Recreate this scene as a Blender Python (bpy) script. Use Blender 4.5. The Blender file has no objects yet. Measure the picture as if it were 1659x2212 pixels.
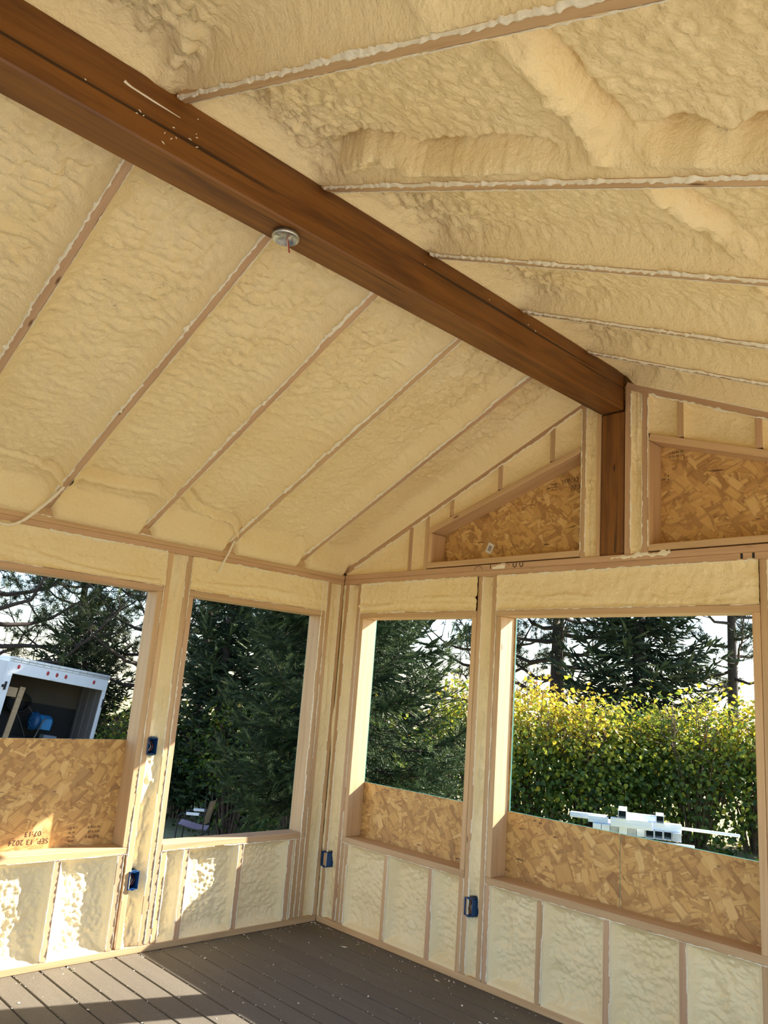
import bpy, bmesh, math, random
import numpy as np
from mathutils import Vector, Matrix
random.seed(7); RNG = np.random.default_rng(7)
C = bpy.context.scene.collection
SC = bpy.context.scene

# ------------------------------------------------------------------ camera
F_PX, IW, IH = 1702.48, 1659.0, 2212.0
yaw, pitch, roll = math.radians(47.0134), math.radians(12.6173), math.radians(4.3690)
CAM = Vector((-3.9082, -4.5728, 1.6140))
fw = Vector((math.cos(pitch)*math.cos(yaw), math.cos(pitch)*math.sin(yaw), math.sin(pitch)))
r0 = Vector((math.sin(yaw), -math.cos(yaw), 0)); u0 = r0.cross(fw)
rt = r0*math.cos(roll)+u0*math.sin(roll); up = -r0*math.sin(roll)+u0*math.cos(roll)
cam = bpy.data.objects.new('camera', bpy.data.cameras.new('camera')); C.objects.link(cam)
M = Matrix.Identity(4)
for i in range(3):
    M[i][0], M[i][1], M[i][2], M[i][3] = rt[i], up[i], -fw[i], CAM[i]
cam.matrix_world = M
cam.data.sensor_fit = 'HORIZONTAL'; cam.data.sensor_width = 36.0
cam.data.lens = F_PX/IW*36.0; cam.data.clip_start = 0.02; cam.data.clip_end = 500
SC.camera = cam

# ------------------------------------------------------------------ sky, sun, exposure
SUN_DIR = Vector((1.0, -0.365, 0.65)).normalized()          # towards the sun
w = bpy.data.worlds.new('world'); SC.world = w; w.use_nodes = True
wn = w.node_tree
sky = wn.nodes.new('ShaderNodeTexSky'); sky.sky_type = 'NISHITA'; sky.sun_disc = False
sky.sun_elevation = math.asin(SUN_DIR.z); sky.sun_rotation = math.pi/2 - math.atan2(SUN_DIR.y, SUN_DIR.x)
sky.air_density = 1.0; sky.dust_density = 0.6; sky.ozone_density = 1.0
bg = wn.nodes['Background']; bg.inputs['Strength'].default_value = 0.11
tint = wn.nodes.new('ShaderNodeMix'); tint.data_type = 'RGBA'; tint.blend_type = 'MULTIPLY'; tint.inputs[0].default_value = 1.0
tint.inputs[7].default_value = (.93, .97, 1.06, 1)
wn.links.new(sky.outputs[0], tint.inputs[6]); wn.links.new(tint.outputs[2], bg.inputs[0])
sl = bpy.data.lights.new('sun', 'SUN'); sl.energy = 5.6; sl.angle = math.radians(0.6); sl.color = (1.0, 0.92, 0.80)
so = bpy.data.objects.new('sun', sl); C.objects.link(so)
so.rotation_euler = SUN_DIR.to_track_quat('Z', 'Y').to_euler(); so.location = (8, -4, 8)
SC.view_settings.view_transform = 'Standard'; SC.view_settings.look = 'None'
SC.view_settings.exposure = 1.9; SC.view_settings.gamma = 1.0; SC.view_settings.use_curve_mapping = False
SC.cycles.diffuse_bounces = 7; SC.cycles.max_bounces = 10

# ------------------------------------------------------------------ noise
def _hash(ix, iy, iz, seed=0):
    h = (ix.astype(np.uint32)*np.uint32(374761393) + iy.astype(np.uint32)*np.uint32(668265263)
         + iz.astype(np.uint32)*np.uint32(2147483647) + np.uint32(seed*974711+13))
    h = (h ^ (h >> np.uint32(13)))*np.uint32(1274126177); h = (h ^ (h >> np.uint32(16)))*np.uint32(2246822519)
    return (h ^ (h >> np.uint32(15))).astype(np.float64)/4294967295.0
def vnoise(x, y, z, seed=0):
    x = np.asarray(x, float)+1000; y = np.asarray(y, float)+1000; z = np.asarray(z, float)+1000
    x, y, z = np.broadcast_arrays(x, y, z)
    xi, yi, zi = np.floor(x).astype(np.int64), np.floor(y).astype(np.int64), np.floor(z).astype(np.int64)
    a, b, c = x-xi, y-yi, z-zi
    a, b, c = [t*t*t*(t*(t*6-15)+10) for t in (a, b, c)]
    o = 0
    for dx in (0, 1):
        for dy in (0, 1):
            for dz in (0, 1):
                o = o + _hash(xi+dx, yi+dy, zi+dz, seed)*(a if dx else 1-a)*(b if dy else 1-b)*(c if dz else 1-c)
    return o*2-1
def fbm(x, y, z=0.0, octv=3, seed=0):
    s, a = 0, 1.0
    for k in range(octv):
        s = s + a*vnoise(np.asarray(x)*2**k, np.asarray(y)*2**k, np.asarray(z)*2**k, seed+k*7); a *= .5
    return s
def worley(x, y, seed=0):
    x = np.asarray(x, float)+1000; y = np.asarray(y, float)+1000
    xi, yi = np.floor(x).astype(np.int64), np.floor(y).astype(np.int64)
    best = np.full(x.shape, 9.0)
    for dx in (-1, 0, 1):
        for dy in (-1, 0, 1):
            cx = xi+dx; cy = yi+dy; z = np.zeros_like(cx)
            px = cx+_hash(cx, cy, z, seed); py = cy+_hash(cx, cy, z, seed+5)
            best = np.minimum(best, (px-x)**2+(py-y)**2)
    return np.sqrt(best)
def sstep(a, b, x):
    t = np.clip((x-a)/(b-a), 0, 1); return t*t*(3-2*t)

# ------------------------------------------------------------------ materials
def new_mat(name):
    m = bpy.data.materials.new(name); m.use_nodes = True
    nt = m.node_tree; return m, nt, nt.nodes['Principled BSDF']
class NB:
    def __init__(s, nt): s.nt = nt
    def n(s, t, **kw):
        nd = s.nt.nodes.new('ShaderNode'+t)
        for k, v in kw.items():
            if hasattr(nd, k) and k not in ('inputs',): setattr(nd, k, v)
        return nd
    def link(s, a, b): s.nt.links.new(a, b)
    def coords(s, kind='Object', scale=(1, 1, 1), rot=(0, 0, 0), rnd=True):
        tc = s.n('TexCoord'); out = tc.outputs[kind]
        if rnd:
            oi = s.n('ObjectInfo'); mu = s.n('Math', operation='MULTIPLY'); mu.inputs[1].default_value = 37.0
            s.link(oi.outputs['Random'], mu.inputs[0]); ad = s.n('VectorMath', operation='ADD')
            s.link(out, ad.inputs[0]); s.link(mu.outputs[0], ad.inputs[1]); out = ad.outputs[0]
        mp = s.n('Mapping'); mp.inputs['Scale'].default_value = scale; mp.inputs['Rotation'].default_value = rot
        s.link(out, mp.inputs['Vector']); return mp.outputs[0]
    def noise(s, vec, scale=1, detail=3, rough=.55, dist=0):
        nd = s.n('TexNoise'); nd.inputs['Scale'].default_value = scale; nd.inputs['Detail'].default_value = detail
        nd.inputs['Roughness'].default_value = rough; nd.inputs['Distortion'].default_value = dist
        s.link(vec, nd.inputs['Vector']); return nd.outputs['Fac']
    def ramp(s, fac, stops, interp='LINEAR'):
        r = s.n('ValToRGB'); r.color_ramp.interpolation = interp
        el = r.color_ramp.elements
        while len(el) < len(stops): el.new(.5)
        for e, (p, c) in zip(el, stops):
            e.position = p; e.color = (*c, 1) if len(c) == 3 else c
        s.link(fac, r.inputs[0]); return r.outputs[0]
    def mix(s, fac, a, b, mode='MIX'):
        m = s.n('Mix', data_type='RGBA', blend_type=mode)
        for sock, v in ((m.inputs[0], fac), (m.inputs[6], a), (m.inputs[7], b)):
            if hasattr(v, 'is_output'): s.link(v, sock)
            elif isinstance(v, (int, float)): sock.default_value = v
            else: sock.default_value = (*v, 1)
        return m.outputs[2]
    def math(s, op, a, b=0.0):
        m = s.n('Math', operation=op)
        for sock, v in ((m.inputs[0], a), (m.inputs[1], b)):
            if hasattr(v, 'is_output'): s.link(v, sock)
            else: sock.default_value = v
        return m.outputs[0]
    def bump(s, h, bsdf, strength=.3, dist=.01):
        b = s.n('Bump'); b.inputs['Strength'].default_value = strength; b.inputs['Distance'].default_value = dist
        s.link(h, b.inputs['Height']); s.link(b.outputs[0], bsdf.inputs['Normal'])

def mat_lumber(name, light, dark, knot=(.16, .075, .03), hue=.10, rough=.62, checks=False):
    m, nt, p = new_mat(name); b = NB(nt)
    v = b.coords(scale=(1.3, 26, 26)); g = b.noise(v, 1.0, 4, .6, .6)
    col = b.ramp(g, [(.30, dark), (.55, light), (.75, tuple(min(1, c*1.08) for c in light))])
    v2 = b.coords(scale=(3, 120, 120)); g2 = b.noise(v2, 1.0, 2)
    col = b.mix(.22, col, b.ramp(g2, [(.3, dark), (.7, light)]))
    vk = b.coords(scale=(2.2, 9, 9)); vo = b.n('TexVoronoi'); vo.inputs['Scale'].default_value = 1.0
    b.link(vk, vo.inputs['Vector'])
    km = b.ramp(vo.outputs['Distance'], [(.03, (1, 1, 1)), (.075, (0, 0, 0))])
    col = b.mix(km, col, knot)
    if checks:
        vc = b.coords(scale=(.55, 30, 30)); gc = b.noise(vc, 1.0, 3, .5, .2)
        cm = b.ramp(gc, [(.615, (0, 0, 0)), (.665, (1, 1, 1))])
        col = b.mix(b.math('MULTIPLY', cm, .85), col, (.014, .005, .002))
        vs = b.coords(scale=(2.2, 17, 17)); gs = b.noise(vs, 1.0, 4)
        col = b.mix(b.ramp(gs, [(.5, (0, 0, 0)), (.72, (.75, .75, .75))]), col, (.06, .017, .004))
    oi = b.n('ObjectInfo'); hs = b.n('HueSaturation')
    b.link(col, hs.inputs['Color']); b.link(b.math('ADD', b.math('MULTIPLY', oi.outputs['Random'], 2*hue), 1-hue), hs.inputs['Value'])
    b.link(hs.outputs[0], p.inputs['Base Color']); p.inputs['Roughness'].default_value = rough
    b.bump(g2, p, .15, .002); return m

M_LUM = mat_lumber('framing_lumber', (.585, .395, .215), (.47, .29, .14))
M_LUM_PINK = mat_lumber('pinkish_lumber', (.55, .36, .215), (.45, .27, .15))
M_BEAM = mat_lumber('stained_timber', (.215, .083, .014), (.12, .042, .007), (.022, .008, .003), .04, .5, True)

def mat_foam(name, base, base2, fine=.35, dist=.004, scale=260):
    m, nt, p = new_mat(name); b = NB(nt)
    v = b.coords(rnd=False); big = b.noise(v, 2.2, 4)
    col = b.ramp(big, [(.35, base2), (.65, base)])
    b.link(col, p.inputs['Base Color']); p.inputs['Roughness'].default_value = .55
    h = b.math('ADD', b.noise(v, scale, 3, .6), b.math('MULTIPLY', b.noise(v, scale*.38, 2, .5), 1.8))
    b.bump(h, p, fine, dist); return m
M_FOAM = mat_foam('spray_foam', (.90, .755, .455), (.87, .705, .39), .65, .008, 95)
M_FOAMW = mat_foam('wall_foam', (.89, .77, .50), (.84, .70, .42), .5, .006, 110)
M_TRIM = mat_foam('trimmed_foam', (.90, .85, .70), (.86, .78, .60), .4, .003, 500)

def mat_osb(name):
    m, nt, p = new_mat(name); b = NB(nt)
    col = (.50, .30, .10); hsum = None
    rots = [.25, 1.3, -.45, 2.4, .1, -1.15, .9, 1.75, -.25, .38, 2.0, -.75]
    for i, r in enumerate(rots):
        v0 = b.coords('Object', (1, 1, 1), (0, 0, 0), False)
        wq = b.n('TexNoise'); wq.inputs['Scale'].default_value = 9.0; wq.inputs['Detail'].default_value = 2; b.link(v0, wq.inputs['Vector'])
        wm = b.n('VectorMath', operation='MULTIPLY_ADD'); wm.inputs[1].default_value = (.014, .014, 0); b.link(wq.outputs['Color'], wm.inputs[0]); b.link(v0, wm.inputs[2])
        mp = b.n('Mapping'); mp.inputs['Rotation'].default_value = (0, 0, r); mp.inputs['Location'].default_value = (i*3.7, i*1.9, 0)
        b.link(wm.outputs[0], mp.inputs['Vector'])
        mp2 = b.n('Mapping'); mp2.inputs['Scale'].default_value = (6.5+1.6*(i % 4), 19+6*(i % 5), 0); b.link(mp.outputs[0], mp2.inputs['Vector'])
        vo = b.n('TexVoronoi', distance='CHEBYCHEV'); vo.inputs['Scale'].default_value = 1.0; vo.inputs['Randomness'].default_value = 1.0
        b.link(mp2.outputs[0], vo.inputs['Vector'])
        sep = b.n('SeparateColor'); b.link(vo.outputs['Color'], sep.inputs[0])
        c = b.ramp(sep.outputs[0], [(0, (.16, .06, .02)), (.08, (.46, .24, .075)), (.5, (.60, .35, .105)), (.85, (.70, .45, .16)), (1, (.80, .57, .25))])
        gr = b.n('Mapping'); gr.inputs['Scale'].default_value = (14, 190, 1); b.link(mp.outputs[0], gr.inputs['Vector'])
        g = b.noise(gr.outputs[0], 1.0, 2)
        c = b.mix(.38, c, b.ramp(g, [(.3, (.46, .24, .07)), (.7, (.74, .50, .22))]))
        edge = b.ramp(vo.outputs['Distance'], [(.40, (0, 0, 0)), (.56, (1, 1, 1))])
        c = b.mix(b.math('MULTIPLY', edge, .55), c, (.24, .105, .032))
        c = b.mix(.08, c, (.62, .385, .135))
        mask = b.ramp(sep.outputs[1], [(0, (0, 0, 0)), (.72, (0, 0, 0)), (.73, (1, 1, 1))]) if i else 1.0
        col = b.mix(mask, col, c)
        hh = b.math('MULTIPLY', sep.outputs[2], 1.0)
        hsum = hh if hsum is None else b.math('ADD', hsum, hh)
    vd = b.coords('Object', (7, 30, 1), (0, 0, .4), False); dk = b.noise(vd, 1.0, 2)
    col = b.mix(b.ramp(dk, [(.70, (0, 0, 0)), (.735, (.85, .85, .85))]), col, (.085, .03, .018))
    b.link(col, p.inputs['Base Color']); p.inputs['Roughness'].default_value = .6
    b.bump(hsum, p, .25, .002); return m
M_OSB = mat_osb('strand_board')

def flat(name, col, rough=.5, metal=0.0, var=0.0, scale=30, spec=None):
    m, nt, p = new_mat(name); b = NB(nt)
    if var:
        v = b.coords(); g = b.noise(v, scale, 4)
        c = b.ramp(g, [(.3, tuple(x*(1-var) for x in col)), (.7, tuple(min(1, x*(1+var)) for x in col))])
        b.link(c, p.inputs['Base Color'])
    else: p.inputs['Base Color'].default_value = (*col, 1)
    p.inputs['Roughness'].default_value = rough; p.inputs['Metallic'].default_value = metal
    return m
M_TEAL = flat('green_coated_panel', (.012, .15, .125), .5, 0, .15)
M_BLUE = flat('blue_plastic', (.008, .06, .20), .4, 0, .1)
M_STEEL = flat('galvanized_steel', (.55, .56, .55), .35, .9, .2, 20)
M_COPPER = flat('red_wire', (.42, .09, .06), .4, 0, .1)
M_WHITEWIRE = flat('pale_wire', (.75, .62, .5), .5, 0, .1)
M_INK = flat('dark_ink', (.07, .03, .018), .8, 0, .2)
M_BLACK = flat('black_ink', (.012, .012, .014), .7, 0, .2)
M_PAPER = flat('white_paper', (.78, .77, .74), .7, 0, .05)

def mat_deck():
    m, nt, p = new_mat('composite_deck'); b = NB(nt)
    g = b.noise(b.coords(scale=(1.5, 18, 18)), 1.0, 3); f = b.noise(b.coords(), 210, 3, .7)
    c = b.ramp(g, [(.3, (.095, .080, .058)), (.7, (.128, .110, .083))])
    c = b.mix(.5, c, b.ramp(f, [(.35, (.062, .052, .037)), (.65, (.185, .165, .132))]))
    oi = b.n('ObjectInfo'); hs = b.n('HueSaturation'); b.link(c, hs.inputs['Color'])
    b.link(b.math('ADD', b.math('MULTIPLY', oi.outputs['Random'], .16), .92), hs.inputs['Value'])
    b.link(hs.outputs[0], p.inputs['Base Color']); p.inputs['Roughness'].default_value = .7
    b.bump(f, p, .5, .0015); return m
M_DECK = mat_deck()

# ------------------------------------------------------------------ object helpers
def link(o, parent=None):
    C.objects.link(o)
    if parent is not None: o.parent = parent
    return o
def empty(name, loc=(0, 0, 0), label=None, cat=None, group=None, kind=None, mat=None):
    o = bpy.data.objects.new(name, None); C.objects.link(o); o.location = loc
    if mat is not None: o.matrix_world = mat
    tag(o, label, cat, group, kind); return o
def tag(o, label=None, cat=None, group=None, kind=None):
    if label: o['label'] = label
    if cat: o['category'] = cat
    if group: o['group'] = group
    if kind: o['kind'] = kind
    return o
def fast_mesh(name, verts, faces, mat, parent=None, smooth=False, attr=None, mats=None, matidx=None):
    v = np.ascontiguousarray(np.asarray(verts, np.float32).reshape(-1, 3)); f = np.asarray(faces, np.int32)
    me = bpy.data.meshes.new(name); k = f.shape[1]
    me.vertices.add(len(v)); me.vertices.foreach_set('co', v.ravel())
    me.loops.add(f.size); me.loops.foreach_set('vertex_index', f.ravel())
    me.polygons.add(len(f)); me.polygons.foreach_set('loop_start', np.arange(0, f.size, k, dtype=np.int32))
    me.polygons.foreach_set('use_smooth', np.full(len(f), smooth))
    for mm in (mats or [mat]): me.materials.append(mm)
    if matidx is not None: me.polygons.foreach_set('material_index', np.asarray(matidx, np.int32))
    me.update(calc_edges=True)
    if attr:
        for an, av in attr.items():
            a = me.attributes.new(an, 'FLOAT', 'POINT'); a.data.foreach_set('value', np.asarray(av, np.float32))
    me.validate()
    return link(bpy.data.objects.new(name, me), parent)
def from_bm(name, bm, mat, parent=None, smooth=False):
    me = bpy.data.meshes.new(name); bm.to_mesh(me); bm.free()
    for mm in (mat if isinstance(mat, list) else [mat]): me.materials.append(mm)
    if smooth:
        for p in me.polygons: p.use_smooth = True
    return link(bpy.data.objects.new(name, me), parent)
def bm_box(bm, lo, hi, bevel=0.0):
    r = bmesh.ops.create_cube(bm, size=1.0)
    for v in r['verts']:
        v.co = Vector([(lo[i]+hi[i])/2+v.co[i]*(hi[i]-lo[i]) for i in range(3)])
    if bevel:
        es = list({e for v in r['verts'] for e in v.link_edges})
        bmesh.ops.bevel(bm, geom=es, offset=bevel, segments=1, affect='EDGES', profile=.5)
def lumber(name, lo, hi, mat, parent, bevel=.003, axis=None):
    """a sawn piece with its grain along local X, its longest side"""
    lo, hi = [min(a, b) for a, b in zip(lo, hi)], [max(a, b) for a, b in zip(lo, hi)]
    d = [hi[i]-lo[i] for i in range(3)]
    k = axis if axis is not None else max(range(3), key=lambda i: d[i])
    dims = [d[k], d[(k+1) % 3], d[(k+2) % 3]]
    bm = bmesh.new(); bm_box(bm, [-x/2 for x in dims], [x/2 for x in dims], bevel)
    o = from_bm(name, bm, mat, parent)
    m = Matrix.Identity(4)
    for i in range(3):
        for j in range(3): m[i][j] = 0.0
    for j in range(3): m[(k+j) % 3][j] = 1.0
    for i in range(3): m[i][3] = (lo[i]+hi[i])/2
    o.matrix_local = m; return o
def slope_piece(name, p0, p1, side, wid, dep, mat, parent, bevel=.003):
    """a sawn piece from p0 to p1 (centre line of its lower face); side = direction of its width; it rises by dep"""
    p0, p1, side = Vector(p0), Vector(p1), Vector(side).normalized()
    x = (p1-p0).normalized(); z = x.cross(side)
    if z.z < 0: z = -z
    y = z.cross(x); L = (p1-p0).length
    bm = bmesh.new(); bm_box(bm, (0, -wid/2, 0), (L, wid/2, dep), bevel)
    o = from_bm(name, bm, mat, parent); m = Matrix.Identity(4)
    for i in range(3): m[i][0], m[i][1], m[i][2], m[i][3] = x[i], y[i], z[i], p0[i]
    o.matrix_local = m; return o
def tube_arrays(pts, rad, sides=6):
    pts = [Vector(p) for p in pts]; n = len(pts)
    rad = [rad]*n if isinstance(rad, (int, float)) else rad
    V, Fs = [], []
    for i, p in enumerate(pts):
        d = (pts[min(i+1, n-1)]-pts[max(i-1, 0)]).normalized()
        a = d.orthogonal().normalized() if abs(d.z) > .95 else Vector((0, 0, 1)).cross(d).normalized()
        b2 = d.cross(a)
        for k in range(sides):
            t = 2*math.pi*k/sides; V.append(p+(a*math.cos(t)+b2*math.sin(t))*rad[i])
    for i in range(n-1):
        for k in range(sides):
            Fs.append((i*sides+k, i*sides+(k+1) % sides, (i+1)*sides+(k+1) % sides, (i+1)*sides+k))
    return [tuple(v) for v in V], Fs
class MB:
    """collects quads of several tubes / boxes into one mesh"""
    def __init__(s): s.v, s.f = [], []
    def tube(s, pts, rad, sides=6):
        v, f = tube_arrays(pts, rad, sides); o = len(s.v); s.v += v; s.f += [tuple(i+o for i in q) for q in f]
        return s
    def box(s, lo, hi):
        o = len(s.v); s.v += [(x, y, z) for x in (lo[0], hi[0]) for y in (lo[1], hi[1]) for z in (lo[2], hi[2])]
        s.f += [tuple(i+o for i in q) for q in ((0, 1, 3, 2), (4, 6, 7, 5), (0, 4, 5, 1), (2, 3, 7, 6), (0, 2, 6, 4), (1, 5, 7, 3))]
        return s
    def build(s, name, mat, parent=None, smooth=False):
        return fast_mesh(name, s.v, s.f, mat, parent, smooth)
def lathe(name, prof, mat, parent, n=28, smooth=True):
    bm = bmesh.new(); rings = []
    for r, z in prof:
        rings.append([bm.verts.new((r*math.cos(2*math.pi*k/n), r*math.sin(2*math.pi*k/n), z)) for k in range(n)] if r > 1e-6 else [bm.verts.new((0, 0, z))])
    for a, b2 in zip(rings, rings[1:]):
        for k in range(n):
            q = [a[k % len(a)], a[(k+1) % len(a)], b2[(k+1) % len(b2)], b2[k % len(b2)]]
            q = list(dict.fromkeys(q))
            if len(q) > 2: bm.faces.new(q)
    return from_bm(name, bm, mat, parent, smooth)

# ------------------------------------------------------------------ foam sheets
def foam_sheet(parent, mapf, a0, a1, b0, b1, step, recf, mat, name='foam_panel'):
    """mapf(a,b,rec)->xyz arrays; b0,b1 may be functions of a; recf(a,b,e)->recess behind the face"""
    na = max(3, int(abs(a1-a0)/step)+1)
    A1 = np.linspace(a0, a1, na)
    B0 = b0(A1) if callable(b0) else np.full(na, b0); B1 = b1(A1) if callable(b1) else np.full(na, b1)
    nb = max(3, int(np.max(np.abs(B1-B0))/step)+1)
    t = np.linspace(0, 1, nb)[None, :]
    A = np.repeat(A1[:, None], nb, 1); B = B0[:, None]*(1-t)+B1[:, None]*t
    ea = np.minimum(np.abs(A-a0), np.abs(A-a1)); eb = np.minimum(np.abs(B-B0[:, None]), np.abs(B-B1[:, None]))
    R = recf(A, B, ea, eb)
    P = np.stack(np.broadcast_arrays(*mapf(A, B, R)), -1)
    i = np.arange(na*nb).reshape(na, nb)
    f = np.stack([i[:-1, :-1], i[1:, :-1], i[1:, 1:], i[:-1, 1:]], -1).reshape(-1, 4)
    return fast_mesh(name, P, f, mat, parent, True)
def ragged(parent, p0, p1, out, nrm, wmax, seed, lap=.004, thick=.004, dens=.007, floor_w=.28, gap=.55):
    """torn foam left where the overspill was shaved off along a stud: a lumpy strip from p0 to p1 reaching up to wmax along out"""
    p0, p1, out, nrm = np.array(p0, float), np.array(p1, float), np.array(out, float), np.array(nrm, float)
    L = np.linalg.norm(p1-p0); n = max(6, int(L/dens)); s = np.linspace(0, 1, n); d = s*L
    wv = np.clip(floor_w+.55*fbm(d*9, seed*3.1, 0, 2, seed)+.45*fbm(d*55, seed*1.7, 0, 2, seed+3), 0.0, 1.2)*wmax
    on = (fbm(d*5, seed*2.2, 4, 2, seed+9) > -gap)
    lapv = np.clip(.4+.8*fbm(d*40, seed, 9, 2, seed+5), 0, 1.4)*lap
    wv = np.maximum(wv, .16*wmax); lapv = np.maximum(lapv, .25*lap)
    base = p0[None]+(p1-p0)[None]*s[:, None]-nrm*np.where(on, 0, thick*1.6+.001)[:, None]
    hv = thick*np.clip(.6+.5*fbm(d*70, seed, 2, 2, seed+1), .2, 1.4)[:, None]
    r = [base-out*lapv[:, None]+nrm*.0004, base-out*lapv[:, None]*.7+nrm*hv, base+out*wv[:, None]*.6+nrm*hv, base+out*wv[:, None]-nrm*.004]
    V = np.stack(r, 1).reshape(-1, 3); i = np.arange(n*4).reshape(n, 4)
    f = np.concatenate([np.stack([i[:-1, k], i[1:, k], i[1:, k+1], i[:-1, k+1]], -1) for k in range(3)])
    return fast_mesh('foam_edge', V, f, M_TRIM, parent, True)

# ================================================================== FLOOR
floor = empty('floor', (0, 0, 0), 'grey-brown composite deck boards with foam crumbs in the gaps', 'floor', kind='structure')
bm = bmesh.new(); bm_box(bm, (-2.36, -.0685, -.0125), (2.36, .0685, .0125), .004)
proto = from_bm('deck_board', bm, M_DECK, floor)
xs = [-1.484+.1432*k for k in range(10, -26, -1)]
for k, xb in enumerate(xs):
    o = proto if k == 0 else proto.copy()
    if k: link(o, floor)
    o.rotation_euler = (0, 0, math.pi/2); o.location = (xb-.0716, -2.22, -.0125)
bm = bmesh.new(); bm_box(bm, (-2.36, -.049, -.0125), (2.36, .049, .0125), .004)
o = from_bm('deck_board', bm, M_DECK, floor); o.rotation_euler = (0, 0, math.pi/2); o.location = (.0, -2.22, -.0125)
# crumbs of foam (nobody could count them)
def crumbs(n):
    T = np.array([(1, 0, 0), (0, 1, 0), (-1, 0, 0), (0, -1, 0), (0, 0, .8), (0, 0, -.2)], float)
    FT = np.array([(0, 1, 4), (1, 2, 4), (2, 3, 4), (3, 0, 4), (1, 0, 5), (2, 1, 5), (3, 2, 5), (0, 3, 5)])
    g = np.array(xs)[RNG.integers(0, 26, n)]
    X = np.where(RNG.random(n) < .62, g+RNG.normal(0, .006, n), RNG.uniform(-3.9, -.01, n)); Y = -RNG.beta(1.0, 1.6, n)*4.0-.01
    X = np.where(RNG.random(n) < .14, -RNG.exponential(.03, n)-.03, X)
    k = RNG.random(n) < .12; Y = np.where(k, -RNG.exponential(.03, n)-.02, Y)
    s = RNG.lognormal(math.log(.0026), .4, n)[:, None]; st = np.where(RNG.random(n) < .12, RNG.uniform(2, 5, n), 1)
    ang = np.where(st > 1, math.pi/2+RNG.normal(0, .2, n), RNG.uniform(0, 6.28, n))
    V = (T[None]+RNG.normal(0, .22, (n, 6, 3)))*s[:, :, None]*np.array([1, 1, .8])
    V[..., 0] *= st[:, None]; c, si = np.cos(ang)[:, None], np.sin(ang)[:, None]
    V = np.stack([V[..., 0]*c-V[..., 1]*si, V[..., 0]*si+V[..., 1]*c, V[..., 2]], -1)
    V += np.stack([X, Y, s[:, 0]*.15], -1)[:, None]
    F2 = (FT[None]+6*np.arange(n)[:, None, None]).reshape(-1, 3)
    return V.reshape(-1, 3), F2
cv, cf = crumbs(1100)
tag(fast_mesh('foam_crumbs', cv, cf, M_TRIM), 'cream foam crumbs scattered over the deck boards and in their gaps', 'foam crumbs', kind='stuff')

# ================================================================== WALLS
wall_l = empty('wall_left', (0, 0, 0), 'left stud wall with two window openings looking towards the trailer', 'wall', kind='structure')
wall_r = empty('wall_right', (0, 0, 0), 'right gable-end stud wall with two window openings and boarded gable windows', 'wall', kind='structure')
ZS, ZSB, ZH, ZH2, ZP, ZP2, ZT = .594, .556, 2.108, 2.146, 2.364, 2.402, 2.440
D = .14
def LW(a, r, z): return (a, r, z)
def RW(a, r, z): return (r, a, z)
def seg(W, par, name, a0, a1, z0, z1, mat=None, r0=0.0, r1=D, axis=None):
    mat = mat or random.choice([M_LUM, M_LUM, M_LUM_PINK])
    return lumber(name, W(a0, r0, z0), W(a1, r1, z1), mat, par, axis=axis)
def ledge(W, par, a, z0, z1, side, seed, wmax=.010):
    """torn foam beside a stud edge"""
    out = W(side, 0, 0); n = W(0, -1, 0)
    ragged(par, W(a, -.0005, z0), W(a, -.0005, z1), out, n, wmax, seed)
def bay_rec(depth, fil, amp, sc, seed, flatside=0.0):
    def f(A, B, ea, eb):
        e = np.minimum(ea, eb*1.2)
        base = depth*(1-np.exp(-np.maximum(e-flatside, 0)/fil))+.006+.012*(1-np.exp(-e/.006))*(depth > .03)
        wgt = sstep(.004, .05, e)
        wx, wy = .25*fbm(A*9, B*9, 1, 2, seed+40), .25*fbm(A*9, B*9, 5, 2, seed+41)
        lum = (.55-worley(A*sc+wx*2, B*sc+wy*2, seed))*1.2+(.5-worley(A*sc*2.1+wx, B*sc*2.1+wy, seed+3))*.55+.5*fbm(A*sc*.4, B*sc*.4, 3, 2, seed+8)
        return base-lum*amp*wgt-.10*depth*fbm(A*5, B*5, 7, 2, seed+11)*wgt
    return f
def header_rec(seed):
    def f(A, B, ea, eb):
        e = np.minimum(ea, eb)
        fold = np.exp(-((B-(2.212+.03*np.sin(A*3.1+seed)+.02*fbm(A*2.5, 0, 0, 2, seed)))/.009)**2)*(.35+.65*sstep(-.3, .5, fbm(A*3, 2, 0, 2, seed+2)))
        fold2 = np.exp(-((B-(2.185+.02*np.sin(A*2.3+seed*2)))/.006)**2)*.6
        return .018*(1-np.exp(-e/.012))-.003-.014*fold-.009*fold2-.005*fbm(A*38, B*26, 0, 3, seed)-.006*fbm(A*6, B*6, 3, 2, seed+4)
    return f
BOXES = ((-1.432, 1.170), (-1.437, .407), (-.048, .415), (-1.372, .408))
def mull_rec(depth, seed, boxes=()):
    def f(A, B, ea, eb):
        prof = 1-np.exp(-ea/.008)
        a = np.abs(fbm(B*3.2, A*14, seed, 3, seed))
        c = fbm(B*2.0, seed, 0, 2, seed+1)*.010
        mid = np.exp(-((A-(A.min()+A.max())/2-c)/.006)**2)
        R = depth*prof*(.75+.4*fbm(B*2.5, A*5, 0, 2, seed+2))-.008*fbm(A*60, B*26, 0, 2, seed+3)*prof-.014*mid*sstep(-.2, .4, fbm(B*1.6, 3, 0, 2, seed+6))+.004
        for ac, zc in boxes: R = np.where((np.abs(A-ac) < .036) & (np.abs(B-zc) < .052), .088, R)
        return R
    return f

# ---- left wall (a = x) : corner at 0, running to -5
XE = -5.0
def build_wall(W, par, A_end, openings, studs_full, low, sills_ext, sd):
    seg(W, par, 'bottom_plate', 0, A_end, 0, .038)
    seg(W, par, 'top_plate', 0, A_end, ZP, ZP2); seg(W, par, 'top_plate', .0, A_end, ZP2, ZT)
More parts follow.
